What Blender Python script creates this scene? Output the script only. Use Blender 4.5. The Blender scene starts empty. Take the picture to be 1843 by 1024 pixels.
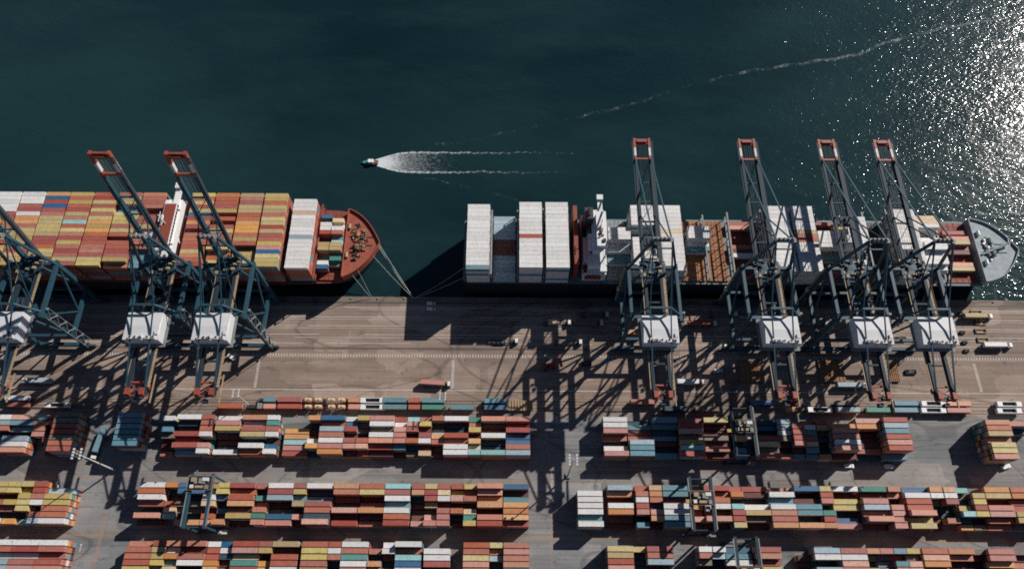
import bpy, math, random
import numpy as np
from mathutils import Vector, Matrix
random.seed(7)
C = bpy.context.scene.collection
sc = bpy.context.scene
R = math.radians

# ------------------------------------------------------------------ camera
F, W0, H0 = 1350.0, 1843.0, 1024.0          # focal length in photo pixels
TH, ROLL, CAMZ = R(25.6), 0.006, 383.0      # tilt from straight down, roll, height
_n = Vector((0, math.cos(TH), math.sin(TH)))
_e = Vector((1, 0, 0))
RT = _e * math.cos(ROLL) + _n * math.sin(ROLL)
UP = _n * math.cos(ROLL) - _e * math.sin(ROLL)
FW = Vector((0, math.sin(TH), -math.cos(TH)))
cam_d = bpy.data.cameras.new("camera")
cam_d.sensor_width = 36
cam_d.lens = 36 * F / W0
cam_d.clip_start = 1; cam_d.clip_end = 6000
cam = bpy.data.objects.new("camera", cam_d); C.objects.link(cam)
M = Matrix((RT, UP, -FW)).transposed().to_4x4()
M.translation = Vector((0, 0, CAMZ))
cam.matrix_world = M
sc.camera = cam

def at(x, y, z=0.0):
    """the point of the place at height z seen at pixel x, y of the survey photo"""
    d = FW * F + RT * (x - W0 / 2) - UP * (y - H0 / 2)
    t = (z - CAMZ) / d.z
    return Vector((0, 0, CAMZ)) + d * t

def project(p):
    v = Vector(p) - Vector((0, 0, CAMZ))
    z = v.dot(FW)
    return (W0 / 2 + F * v.dot(RT) / z, H0 / 2 - F * v.dot(UP) / z)

# ------------------------------------------------------------------ light
AZ, EL = R(50.5), R(34.3)
w = bpy.data.worlds.new("World"); sc.world = w; w.use_nodes = True
nt = w.node_tree
bg = nt.nodes['Background']
sky = nt.nodes.new('ShaderNodeTexSky'); sky.sky_type = 'NISHITA'; sky.sun_disc = False
sky.sun_elevation = EL; sky.sun_rotation = AZ
sky.dust_density = 0.3; sky.air_density = 0.6; sky.ozone_density = 1.5
nt.links.new(sky.outputs[0], bg.inputs[0]); bg.inputs[1].default_value = 0.05
sd = Vector((math.sin(AZ) * math.cos(EL), math.cos(AZ) * math.cos(EL), math.sin(EL)))
sun_d = bpy.data.lights.new("sun", 'SUN'); sun_d.energy = 5.0; sun_d.angle = R(0.5)
sun_d.color = (1.0, 0.93, 0.86)
sun = bpy.data.objects.new("sun", sun_d); C.objects.link(sun)
sun.rotation_euler = sd.to_track_quat('Z', 'Y').to_euler()
sun.location = (0, 0, 500)
sc.view_settings.view_transform = 'Standard'
sc.view_settings.look = 'None'
sc.view_settings.exposure = 0.10
sc.view_settings.gamma = 1.0
sc.cycles.use_denoising = False
sc.cycles.filter_width = 1.75
sc.cycles.sample_clamp_indirect = 2.0
sc.cycles.use_adaptive_sampling = False
sc.cycles.max_bounces = 4
sc.cycles.caustics_reflective = False
sc.cycles.caustics_refractive = False

# ------------------------------------------------------------------ materials
def new_mat(name):
    m = bpy.data.materials.new(name); m.use_nodes = True
    return m, m.node_tree, m.node_tree.nodes['Principled BSDF']

def mixc(nt, fac, a, b, mode='MIX'):
    n = nt.nodes.new('ShaderNodeMix'); n.data_type = 'RGBA'; n.blend_type = mode
    for sock, v in ((n.inputs[0], fac), (n.inputs[6], a), (n.inputs[7], b)):
        if isinstance(v, (int, float)): sock.default_value = v
        elif isinstance(v, (tuple, list)): sock.default_value = (*v[:3], 1)
        else: nt.links.new(v, sock)
    return n.outputs[2]

def mathn(nt, op, a, b=None, clamp=False):
    n = nt.nodes.new('ShaderNodeMath'); n.operation = op; n.use_clamp = clamp
    for i, v in enumerate((a, b)):
        if v is None: continue
        if isinstance(v, (int, float)): n.inputs[i].default_value = v
        else: nt.links.new(v, n.inputs[i])
    return n.outputs[0]

def pos(nt, scale=(1, 1, 1), rot=(0, 0, 0)):
    g = nt.nodes.new('ShaderNodeNewGeometry')
    mp = nt.nodes.new('ShaderNodeMapping'); mp.inputs['Scale'].default_value = scale
    mp.inputs['Rotation'].default_value = rot
    nt.links.new(g.outputs['Position'], mp.inputs['Vector'])
    return mp.outputs[0]

def noise(nt, vec, scale, detail=3, rough=.55, dist=0):
    n = nt.nodes.new('ShaderNodeTexNoise')
    n.inputs['Scale'].default_value = scale; n.inputs['Detail'].default_value = detail
    n.inputs['Roughness'].default_value = rough; n.inputs['Distortion'].default_value = dist
    nt.links.new(vec, n.inputs['Vector'])
    return n.outputs[0]

def ramp(nt, v, lo, hi, a=0.0, b=1.0):
    n = nt.nodes.new('ShaderNodeMapRange')
    n.inputs[1].default_value = lo; n.inputs[2].default_value = hi
    n.inputs[3].default_value = a; n.inputs[4].default_value = b
    nt.links.new(v, n.inputs[0])
    return n.outputs[0]

def plain(name, col, rough=.6, metal=0, dirt=.25, rust=0.0):
    m, nt, b = new_mat(name)
    p = pos(nt)
    d = ramp(nt, noise(nt, p, .35, 4), .35, .7)
    c = mixc(nt, mathn(nt, 'MULTIPLY', d, dirt), col, tuple(x * .5 + .006 for x in col))
    if rust:
        r = ramp(nt, noise(nt, p, .8, 5, .65), .56, .68)
        c = mixc(nt, mathn(nt, 'MULTIPLY', r, rust), c, (.16, .06, .03))
    nt.links.new(c, b.inputs['Base Color'])
    b.inputs['Roughness'].default_value = rough; b.inputs['Metallic'].default_value = metal
    return m

PAL = {  # container paints (linear)
 'R': (.385, .108, .070), 'P': (.54, .25, .195), 'O': (.56, .26, .10), 'Y': (.48, .37, .14),
 'W': (.70, .70, .69), 'C': (.62, .44, .27), 'B': (.03, .12, .24), 'T': (.11, .25, .31),
 'G': (.07, .24, .20), 'A': (.26, .50, .50), 'S': (.30, .40, .46), 'K': (.17, .14, .105),
 'N': (.13, .035, .025), 'D': (.02, .06, .09)}
WORD = {'R': 'rust-red', 'P': 'salmon-pink', 'O': 'orange', 'Y': 'ochre-yellow', 'W': 'white', 'C': 'cream',
        'B': 'deep-blue', 'T': 'teal-blue', 'G': 'sea-green', 'A': 'pale-aqua', 'S': 'silver-grey',
        'K': 'taupe', 'N': 'maroon', 'D': 'navy'}

def container_mat(key):
    col = PAL[key]
    m, nt, b = new_mat('paint_' + WORD[key].replace('-', '_'))
    oi = nt.nodes.new('ShaderNodeObjectInfo')
    at_ = nt.nodes.new('ShaderNodeAttribute'); at_.attribute_name = 'tint'
    f = mathn(nt, 'FRACT', mathn(nt, 'ADD', oi.outputs['Random'], at_.outputs['Fac']))
    p = pos(nt)
    hs = nt.nodes.new('ShaderNodeHueSaturation'); hs.inputs['Color'].default_value = (*col, 1)
    nt.links.new(ramp(nt, f, 0, 1, .485, .515), hs.inputs['Hue'])
    nt.links.new(ramp(nt, f, 0, 1, .82 if key != 'W' else .86, 1.22 if key != 'W' else 1.05), hs.inputs['Value'])
    nt.links.new(ramp(nt, mathn(nt, 'FRACT', mathn(nt, 'MULTIPLY', f, 7.3)), 0, 1, .8, 1.08), hs.inputs['Saturation'])
    # shading of the roof corrugation painted as fine cross stripes, grime and rust patches
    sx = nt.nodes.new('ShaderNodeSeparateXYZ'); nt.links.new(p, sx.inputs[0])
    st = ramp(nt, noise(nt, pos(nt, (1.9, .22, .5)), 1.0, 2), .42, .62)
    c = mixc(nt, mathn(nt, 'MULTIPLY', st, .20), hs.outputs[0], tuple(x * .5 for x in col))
    g = ramp(nt, noise(nt, pos(nt, (.55, 1.1, .8)), 1.0, 4, .6), .48, .72)
    c = mixc(nt, mathn(nt, 'MULTIPLY', g, .38 if key != 'W' else .22), c, tuple(x * .40 + .025 for x in col))
    r = ramp(nt, noise(nt, p, .9, 5, .7), .60, .70)
    c = mixc(nt, mathn(nt, 'MULTIPLY', r, .75), c, (.17, .065, .035) if key in 'WCASYT' else tuple(x * .35 for x in col))
    mk = ramp(nt, noise(nt, pos(nt, (1.0, 1.5, 1)), 1.0, 3, .8), .62, .67, 0, .75)
    c = mixc(nt, mk, c, tuple(x * .25 + .01 for x in col))
    fd = ramp(nt, noise(nt, pos(nt, (.3, .9, .6)), 1.0, 3, .6), .52, .72, 0, .12)
    c = mixc(nt, fd, c, tuple(min(.8, x * .7 + .25) for x in col))
    nt.links.new(c, b.inputs['Base Color'])
    b.inputs['Roughness'].default_value = .62
    return m
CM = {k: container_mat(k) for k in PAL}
CKEYS = list(PAL)

crane_blue = plain('crane_blue_paint', (.012, .062, .095), .6, dirt=.45, rust=.25)
crane_dark = plain('crane_navy_paint', (.006, .024, .042), .7, dirt=.25)
crane_red = plain('crane_red_paint', (.30, .065, .04), .6, dirt=.6, rust=.5)
crane_white = plain('crane_white_paint', (.62, .60, .58), .6, dirt=.3, rust=.35)
house_white = plain('machinery_house_white', (.56, .58, .60), .6, dirt=.12)
walk_tan = plain('walkway_steel', (.36, .27, .16), .7, dirt=.6, rust=.6)
grey_steel = plain('grey_steel', (.22, .23, .23), .6, dirt=.5, rust=.3)
dark_steel = plain('dark_steel', (.03, .034, .04), .6, dirt=.3)
rubber = plain('black_rubber', (.015, .015, .016), .85, dirt=.1)
hull_dark = plain('hull_black_paint', (.012, .018, .024), .5, dirt=.2)
deck_red = plain('ship_deck_red', (.25, .055, .035), .7, dirt=.5, rust=.3)
fore_red = plain('forecastle_red', (.33, .082, .05), .7, dirt=.6, rust=.35)
deck_rust = plain('ship_deck_rust', (.34, .15, .07), .8, dirt=.7, rust=.8)
deck_grey = plain('ship_deck_grey', (.16, .22, .24), .7, dirt=.6)
deck_pale = plain('ship_deck_pale', (.30, .36, .385), .7, dirt=.7, rust=.15)
hatch_mat = plain('hatch_cover_grey', (.25, .29, .31), .7, dirt=.6, rust=.35)
hatch_brown = plain('hatch_cover_brown', (.30, .17, .08), .8, dirt=.7, rust=.9)
ship_white = plain('ship_white_paint', (.74, .75, .75), .5, dirt=.15, rust=.15)
glass_dark = plain('dark_glass', (.02, .03, .035), .15, dirt=0)
rope_mat = plain('mooring_rope', (.52, .53, .50), .9, dirt=.2)
yellow_paint = plain('yellow_paint', (.42, .30, .07), .6, dirt=.3)
tank_cream = plain('tank_cream', (.68, .50, .33), .5, dirt=.3)
boat_green = plain('boat_green_paint', (.05, .26, .24), .5, dirt=.2)
line_white = plain('road_marking_white', (.55, .53, .50), .8, dirt=.5)
line_tan = plain('road_marking_orange', (.42, .22, .12), .8, dirt=.5)
rail_steel = plain('rail_steel', (.05, .05, .055), .6, dirt=.2)

def concrete(name, c1, c2, c3, streak=True):
    m, nt, b = new_mat(name)
    s = noise(nt, pos(nt, (.012, .55, 1)), 1.0, 5, .65)
    s2 = noise(nt, pos(nt, (.03, .12, 1)), 1.0, 4, .6)
    big = noise(nt, pos(nt), .018, 3)
    fine = noise(nt, pos(nt), .9, 4, .7)
    c = mixc(nt, ramp(nt, s if streak else fine, .35, .65), c1, c2)
    c = mixc(nt, ramp(nt, s2, .45, .7, 0, .75), c, c3)
    tr = noise(nt, pos(nt, (.004, 1.1, 1)), 1.0, 3, .8)
    c = mixc(nt, ramp(nt, tr, .54, .66, 0, .75), c, tuple(x * .42 for x in c1))
    pt = nt.nodes.new('ShaderNodeTexVoronoi'); pt.distance = 'CHEBYCHEV'; pt.inputs['Scale'].default_value = 1
    nt.links.new(pos(nt, (.035, .07, 1)), pt.inputs['Vector'])
    pc = nt.nodes.new('ShaderNodeSeparateColor'); nt.links.new(pt.outputs['Color'], pc.inputs[0])
    c = mixc(nt, ramp(nt, pc.outputs[0], .55, .95, 0, .45), c, tuple(x * 1.3 for x in c3))
    c = mixc(nt, ramp(nt, pc.outputs[1], .7, 1, 0, .35), c, tuple(x * .6 for x in c2))
    c = mixc(nt, ramp(nt, big, .4, .65, 0, .35), c, tuple(x * .75 for x in c1))
    c = mixc(nt, ramp(nt, fine, .5, .75, 0, .35), c, tuple(x * .5 for x in c2))
    for sc_, wd_ in ((.011, .0035), (.02, .005), (.006, .0022)):
        tn = noise(nt, pos(nt, (.45, 1, 1)), sc_, 1, .5)
        ln = ramp(nt, mathn(nt, 'ABSOLUTE', mathn(nt, 'SUBTRACT', tn, .5)), wd_ * .4, wd_, .40, 0)
        c = mixc(nt, ln, c, tuple(x * .35 for x in c2))
    # slab joints
    br = nt.nodes.new('ShaderNodeTexBrick')
    br.offset = 0
    br.inputs['Scale'].default_value = 1
    br.inputs['Brick Width'].default_value = 9; br.inputs['Row Height'].default_value = 6
    br.inputs['Mortar Size'].default_value = .10; br.inputs['Mortar Smooth'].default_value = .3
    br.inputs['Color1'].default_value = (1, 1, 1, 1); br.inputs['Color2'].default_value = (.93, .93, .93, 1)
    br.inputs['Mortar'].default_value = (.62, .62, .62, 1)
    nt.links.new(pos(nt), br.inputs['Vector'])
    c = mixc(nt, .55, c, br.outputs[0], 'MULTIPLY')
    # oil stains
    oil = ramp(nt, noise(nt, pos(nt, (.13, .2, 1)), 1.0, 6, .75), .56, .70, 0, .75)
    c = mixc(nt, oil, c, tuple(x * .35 for x in c2))
    nt.links.new(c, b.inputs['Base Color'])
    b.inputs['Roughness'].default_value = .9
    bp = nt.nodes.new('ShaderNodeBump'); bp.inputs['Strength'].default_value = .2; bp.inputs['Distance'].default_value = .1
    nt.links.new(fine, bp.inputs['Height']); nt.links.new(bp.outputs[0], b.inputs['Normal'])
    return m
apron_mat = concrete('apron_concrete', (.29, .215, .172), (.195, .15, .12), (.37, .29, .24))
apron_edge = concrete('quay_edge_concrete', (.20, .16, .13), (.15, .125, .11), (.28, .23, .19))
yard_mat = concrete('yard_asphalt', (.205, .212, .218), (.145, .155, .165), (.32, .315, .31))
runway_mat = concrete('rtg_runway_concrete', (.25, .215, .18), (.19, .17, .15), (.30, .26, .22))

def water_material():
    m, nt, b = new_mat('harbour_water')
    big = noise(nt, pos(nt, (.5, 1, 1), (0, 0, R(30))), .005, 3, .55, .6)
    mid = noise(nt, pos(nt, (.4, 1.2, 1), (0, 0, R(-15))), .022, 3, .6)
    c = mixc(nt, ramp(nt, big, .36, .62), (.0035, .017, .022), (.0115, .035, .041))
    c = mixc(nt, ramp(nt, mid, .45, .7, 0, .4), c, (.016, .045, .048))
    nt.links.new(c, b.inputs['Base Color'])
    b.inputs['Roughness'].default_value = .13
    b.inputs['IOR'].default_value = 1.33
    n1 = noise(nt, pos(nt, (1, 1.7, 1), (0, 0, R(28))), .10, 1, .5)
    n2 = noise(nt, pos(nt, (.75, 1.9, 1), (0, 0, R(22))), .50, 1, .5)
    n3 = noise(nt, pos(nt, (.6, 1, 1), (0, 0, R(20))), .016, 3, .6)
    gust = ramp(nt, n3, .36, .64, .55, 1.15)
    sp = nt.nodes.new('ShaderNodeSeparateXYZ'); nt.links.new(p_ := pos(nt), sp.inputs[0])
    wavy = mathn(nt, 'ADD', sp.outputs[1], ramp(nt, noise(nt, p_, .012, 3), 0, 1, -45, 45))
    lee = ramp(nt, wavy, 262, 335, .20, 1.0)      # calmer water in the lee of the ships and the quay
    gust = mathn(nt, 'MULTIPLY', gust, lee)
    n5 = noise(nt, pos(nt, (1, 1.4, 1), (0, 0, R(20))), .55, 1, .5)
    spk = mathn(nt, 'MULTIPLY', mathn(nt, 'MAXIMUM', mathn(nt, 'SUBTRACT', n5, .61), 0.0), 1.0)
    h = mathn(nt, 'ADD', mathn(nt, 'MULTIPLY', n1, .9), mathn(nt, 'ADD', spk, mathn(nt, 'MULTIPLY', mathn(nt, 'MULTIPLY', n2, .85), gust)))
    bp = nt.nodes.new('ShaderNodeBump'); bp.inputs['Strength'].default_value = 1.0; bp.inputs['Distance'].default_value = .36
    nt.links.new(h, bp.inputs['Height']); nt.links.new(bp.outputs[0], b.inputs['Normal'])
    return m
water_mat = water_material()

def foam_glint_material():
    m, nt, b = new_mat('foam_and_crest_glint')
    a = nt.nodes.new('ShaderNodeAttribute'); a.attribute_name = 'dens'
    n = noise(nt, pos(nt, (.45, 1.1, 1)), 1.0, 5, .8, .5)
    v = mathn(nt, 'SUBTRACT', mathn(nt, 'ADD', n, mathn(nt, 'MULTIPLY', a.outputs['Fac'], .62)), .74)
    al = mathn(nt, 'MULTIPLY', v, 4.0, clamp=True)
    al = mathn(nt, 'MULTIPLY', al, ramp(nt, a.outputs['Fac'], .2, .9, .12, .92))
    b.inputs['Base Color'].default_value = (.62, .68, .70, 1)
    b.inputs['Roughness'].default_value = .8
    nt.links.new(al, b.inputs['Alpha'])
    return m
foam_glint_mat = foam_glint_material()

# ------------------------------------------------------------------ mesh helpers
BV = np.array([(-.5,-.5,-.5),(.5,-.5,-.5),(.5,.5,-.5),(-.5,.5,-.5),(-.5,-.5,.5),(.5,-.5,.5),(.5,.5,.5),(-.5,.5,.5)], float)
BF = [(0,3,2,1),(4,5,6,7),(0,1,5,4),(1,2,6,5),(2,3,7,6),(3,0,4,7)]

class MB:
    def __init__(s): s.v = []; s.f = []; s.m = []
    def raw(s, verts, faces, mi=0):
        o = len(s.v); s.v += [tuple(x) for x in verts]
        s.f += [tuple(o + i for i in f) for f in faces]; s.m += [mi] * len(faces)
        return s
    def box(s, cx, cy, cz, sx, sy, sz, mi=0, rz=0):
        """centre x, centre y, BOTTOM z, sizes"""
        c_, s_ = math.cos(rz), math.sin(rz)
        vs = []
        for a in BV:
            x, y, z = a[0] * sx, a[1] * sy, a[2] * sz
            vs.append((cx + x * c_ - y * s_, cy + x * s_ + y * c_, cz + sz / 2 + z))
        return s.raw(vs, BF, mi)
    def beam(s, p, q, wd, h=None, mi=0):
        p, q = Vector(p), Vector(q); h = h or wd
        d = (q - p); L = d.length; d.normalize()
        up = Vector((0, 0, 1)) if abs(d.z) < .9 else Vector((0, 1, 0))
        sde = d.cross(up).normalized(); u2 = sde.cross(d).normalized()
        vs = [p + d * ((a[0] + .5) * L) + sde * (a[1] * wd) + u2 * (a[2] * h) for a in BV]
        return s.raw(vs, BF, mi)
    def tube(s, p, q, r, n=8, mi=0, r2=None):
        p, q = Vector(p), Vector(q); r2 = r if r2 is None else r2
        d = (q - p).normalized()
        up = Vector((0, 0, 1)) if abs(d.z) < .9 else Vector((0, 1, 0))
        a = d.cross(up).normalized(); b = a.cross(d)
        vs = []
        for i in range(n):
            t = 2 * math.pi * i / n
            o = a * math.cos(t) + b * math.sin(t)
            vs += [p + o * r, q + o * r2]
        fs = [(2*i, 2*((i+1)%n), 2*((i+1)%n)+1, 2*i+1) for i in range(n)]
        fs += [tuple(2*i for i in range(n))[::-1], tuple(2*i+1 for i in range(n))]
        return s.raw(vs, fs, mi)
    def prism(s, pts, z0, z1, mi=0, inset0=None):
        n = len(pts)
        low = inset0 or pts
        vs = [(x, y, z0) for x, y in low] + [(x, y, z1) for x, y in pts]
        fs = [tuple(range(n))[::-1], tuple(range(n, 2*n))] + [(i, (i+1)%n, n+(i+1)%n, n+i) for i in range(n)]
        return s.raw(vs, fs, mi)
    def mesh(s, name, mats):
        me = bpy.data.meshes.new(name)
        me.from_pydata(s.v, [], s.f)
        for m in mats: me.materials.append(m)
        if len(mats) > 1: me.polygons.foreach_set('material_index', s.m)
        me.update()
        return me
    def split(s, name, mats, parent):
        """each far-apart piece of this shape becomes a part of its own"""
        V = np.array(s.v); own = -np.ones(len(V), int); k = 0
        for f in s.f:                       # islands: every primitive's faces share corners
            ids = {own[i] for i in f if own[i] >= 0}
            t = min(ids) if ids else k
            if not ids: k += 1
            for i in f: own[i] = t
            for j in ids - {t}: own[own == j] = t
        isl = sorted(set(own)); box = {i: (V[own == i].min(0), V[own == i].max(0)) for i in isl}
        grp = {i: i for i in isl}
        for a in isl:
            for b_ in isl:
                if b_ <= a: continue
                (l1, h1), (l2, h2) = box[a], box[b_]
                gap = np.linalg.norm(np.maximum(0, np.maximum(l1 - h2, l2 - h1)))
                if gap <= .5 * max((h1 - l1).max(), (h2 - l2).max()) * (1 if name in s.loose else 0) + .02:
                    ga, gb = grp[a], grp[b_]
                    for q in isl:
                        if grp[q] == gb: grp[q] = ga
        out = []
        for gid in sorted(set(grp.values())):
            m2 = MB(); mp = {}
            for f, mi in zip(s.f, s.m):
                if grp[own[f[0]]] != gid: continue
                for i in f:
                    if i not in mp: mp[i] = len(m2.v); m2.v.append(s.v[i])
                m2.f.append(tuple(mp[i] for i in f)); m2.m.append(mi)
            out.append(m2.build(name, mats, parent))
        return out
    loose = ('windlass', 'satellite_dome', 'air_conditioner', 'rear_platform', 'deck_vent', 'deck_equipment', 'a_frame_head')
    def build(s, name, mats, parent=None, loc=(0, 0, 0)):
        if not isinstance(mats, (list, tuple)): mats = [mats]
        o = bpy.data.objects.new(name, s.mesh(name, mats)); C.objects.link(o)
        o.location = loc
        if parent: o.parent = parent
        return o

def tag(o, label=None, cat=None, group=None, kind=None):
    if label: o['label'] = label
    if cat: o['category'] = cat
    if group: o['group'] = group
    if kind: o['kind'] = kind
    return o
def empty(name, loc, rz=0):
    o = bpy.data.objects.new(name, None); C.objects.link(o)
    o.location = loc; o.rotation_euler = (0, 0, rz); o.empty_display_size = 1
    return o
def kids(o): return [x for x in C.objects if x.parent == o]
def copy_tree(o, parent=None):
    c = o.copy(); C.objects.link(c); c.parent = parent
    for ch in kids(o): copy_tree(ch, c)
    return c

# ------------------------------------------------------------------ the ground and the water
QY = 175.4            # quay edge
MB().box(0, 600, -4.3, 5200, 3200, .3).build('water', water_mat)['kind'] = 'structure'
for o in [bpy.data.objects['water']]: o['label'] = 'dark teal harbour water with sun glitter'
b = MB(); b.box(0, QY - 2.2 - 600, -9, 3600, 1200, 9)
g = b.build('quay_ground', apron_mat); g['kind'] = 'structure'
b = MB(); b.box(0, QY - 1.1, -9, 3600, 2.2, 8.995)
b.build('quay_edge', apron_edge)['kind'] = 'structure'
b = MB(); b.box(0, 108.5 - 550, 0, 3600, 1100, .004)
b.build('yard_ground', yard_mat)['kind'] = 'structure'
# crane-way strips between the yard blocks
b = MB()
for y in (107.0, 82.6, 74.0, 48.2, 45.9, 22):
    b.box(0, y, .004, 1400, 1.3, .004)
b.build('crane_runway', runway_mat)['kind'] = 'structure'
# darker strip by the water and the rails
b = MB()
for y, ww in ((172.9, 3.4), (170.2, .8)):
    b.box(0, y, .0, 1500, ww, .004)
b.build('quay_strip', apron_edge)['kind'] = 'structure'
b = MB()
for y in (171.6, 144.5):
    b.box(0, y - .35, .004, 1500, .22, .10); b.box(0, y + .35, .004, 1500, .22, .10)
for y in (110.9 - .75, 110.9 + .75, 114.5 - .75, 114.5 + .75):
    b.box(0, y, .008, 1500, .12, .12)
b.build('rail_track', rail_steel)['kind'] = 'structure'
# painted lines of the apron
b = MB()
for yp, wd in ((554.5, .28), (558, .22), (572, .3), (576, .22), (588, .3), (592, .22), (603.5, .28), (609, .22), (619, .25)):
    Y = at(921, yp).y
    x = -700
    while x < 700:
        L = random.uniform(30, 160)
        b.box(x + L / 2, Y, .004, L, wd, .004)
        x += L + random.uniform(2, 25)
Y = at(921, 703).y
b.box(0, Y, .004, 1500, .35, .004)
x = -420
while x < 420:                                  # ladder-like broken line along the landside rail
    b.box(x, 140.6, .004, .55, 1.25, .004); x += 1.5
b.box(0, 139.6, .004, 900, .14, .004)
for xp in (463, 815, 1225, 1757):               # cross lanes
    X = at(xp, 670).x
    y = 122.5
    while y < 138.5:
        b.box(X, y, .004, 1.5, .62, .004); y += 1.15
b.build('road_marking', line_white)['kind'] = 'structure'
b = MB()
for y in (79.8, 77.2, 46.9):
    b.box(0, y, .004, 1300, .22, .004)
for xp, y0, y1 in ((992, 20, 90), (185, 15, 66), (188.5, 15, 66)):
    X = at(xp, 940).x
    b.box(X, (y0 + y1) / 2, .008, .3, y1 - y0, .004)
b.build('yard_line', line_tan)['kind'] = 'structure'
b = MB()
for xp, yp in ((145, 985), (993, 853), (993, 870), (1002, 755)):
    P = at(xp, yp); b.box(P.x, P.y, .004, .35, 3.6, .004); b.box(P.x, P.y + 1.3, .008, 1.2, .5, .004)
for o in b.split('lane_arrow', line_white, None): o['kind'] = 'structure'

# ------------------------------------------------------------------ containers
LEN = {40: 12.19, 20: 6.06}
def container_template(L):
    b = MB(); Wd, Hh = 2.44, 2.59
    b.box(0, 0, .10, L - .12, Wd - .10, Hh - .14)
    for sx in (-1, 1):
        for sy in (-1, 1):
            b.box(sx * (L / 2 - .10), sy * (Wd / 2 - .09), 0, .2, .18, Hh)
        b.box(sx * (L / 2 - .06), 0, Hh - .13, .12, Wd - .36, .125)
    for sy in (-1, 1):
        b.box(0, sy * (Wd / 2 - .06), Hh - .11, L - .4, .12, .105)
        b.box(0, sy * (Wd / 2 - .06), 0, L - .4, .12, .16)
    return b
TB = {k: container_template(v) for k, v in LEN.items()}
TM = {k: TB[k].mesh('container_%d' % k, [CM['R']]) for k in LEN}
def door_mesh():
    b = MB(); b.box(0, 0, .18, .05, 1.08, 2.2)
    for y in (-.3, .28): b.tube((.045, y, .2), (.045, y, 2.36), .03, 5, 1)
    b.box(.05, 0, 1.0, .03, .6, .10, 1)
    return b.mesh('door', [CM['R'], ship_white])
DM = door_mesh()

pool = []   # dict(x,y,z,size,rz,key,top,where)
def add(x, y, z, size, key, top, block, row=0, col=0, rz=0, solo=False):
    pool.append(dict(x=x, y=y, z=z, s=size, k=key, top=top, b=block, r=row, c=col, rz=rz, solo=solo))

def stack(x, y, z0, size, key, tier, block, row, col):
    for t in range(tier):
        k = key if t == tier - 1 else random.choice('RRRRPOOYTTWNKBGSN')
        if block['kind'] == 'ship' and t < tier - 1: k = block['under'] if random.random() < .8 else 'T'
        add(x + random.uniform(-.06, .06), y + random.uniform(-.04, .04), z0 + 2.6 * t, size, k, t == tier - 1, block, row, col)

def yard_block(name, ynorth, cols, pitch=2.86):
    """cols: (x pixel of the left end of the tops, size, 'R4P3..' from the seaward row south)"""
    blk = dict(name=name, kind='yard')
    last = -1e9
    for ci, (xp, size, txt) in enumerate(cols):
        yr = ynorth - 3.5 * pitch
        # back-project at the height of a four-high stack
        yy = 0
        for guess in range(8):
            pass
        P = at_row(xp, yr, 10.4)
        x0 = max(P, last + .25)
        last = x0 + LEN[size]
        for ri in range(len(txt) // 2):
            k, t = txt[2 * ri], txt[2 * ri + 1]
            if k == '.': continue
            stack(x0 + LEN[size] / 2, ynorth - (ri + .5) * pitch, .01, size, k, int(t), blk, ri, ci)

def at_row(xp, Y, z):
    """world x seen in column xp for a point at world y Y, height z"""
    lo, hi = -900.0, 900.0
    for _ in range(40):
        mid = (lo + hi) / 2
        if project((mid, Y, z))[0] < xp: lo = mid
        else: hi = mid
    return (lo + hi) / 2

YA, YB, YC = 104.6, 70.7, 43.6
yard_block('upper far-left yard block', YA, [
 (-38, 40, 'W3S3R3D1T3W3P3'),
 (3, 40, 'P3T3S2D1S4W4P4'), (44, 20, 'A3O3R3P3D1....'), (68, 20, 'R3R3D1N1R3T2N1'), (92, 40, 'K5K5R5R5K5R5R5')])
yard_block('upper left yard block', YA, [
 (211, 40, 'T5T5T5T5T5T5..'),
 (283, 20, 'W3D2T3K2N1N1R1'), (313, 40, 'W4D3N2R4R3R4S2'), (358, 20, 'R4R4R4W4D1P4W4'), (385, 40, 'W3P4Y4N2N1D1W3'),
 (432, 40, 'O4W3R4Y4D1W4R3'), (477, 20, 'W4G4R4W4N2B3W4'), (507, 40, '....O2O2A2P2R2'), (545, 20, 'O4D1N1N1W3O4D1'),
 (568, 40, 'B4R3S4R4W4P4O4'), (613, 20, 'W3B3R4N2R4P4N2'), (634, 20, 'Y4K2K2N1R4P4R2'), (657, 40, 'P4W4K3W4P4R3N2'),
 (702, 20, 'R3W3P4P4P4T3N1'), (726, 20, 'A3P4R4N2R4D2K2'), (750, 20, 'R3Y4N3R4W4N2C3'), (774, 20, 'R4D2S2O3R3N1N1'),
 (795, 40, 'W4D2D2R4R3W4W4'), (839, 20, 'G3R3Y4N2O4C3A4'), (863, 40, 'P4N2N2W4D2D2A4'), (908, 40, 'P4R2R4B3B3R4S4')])
yard_block('upper right yard block', YA, [
 (1087, 40, 'W4W4P4R2D1W3P4'), (1133, 40, 'D1T2N2R2S4T4T4'), (1178, 40, 'T4T3D2T2N2D1T2'), (1224, 40, 'R3R4P4K3Y4A4R4'),
 (1270, 40, 'Y4N2N2K3N2R3N2'), (1325, 20, 'D1R3N2O3D1T2T2'), (1362, 40, 'D2B2D1R3C3K2R3'), (1404, 20, 'S3S3W3K3N2D1R2'),
 (1429, 20, '..R4R4R4P4N2T2'), (1453, 20, 'R2W3G3R3C3T3T2'), (1477, 20, 'R3O3N2D2N1D1O2'), (1500, 40, '..O4P5P5W5P5N2'),
 (1546, 40, 'P4O4N1N1N2R2D1'), (1592, 40, 'R5S5T5R5P5R5T2')])
yard_block('upper far-right yard block', YA - 1, [
 (1777, 40, 'O5R5Y5R4Y5Y5P5'), (1824, 40, 'P4D2..........')])
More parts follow.
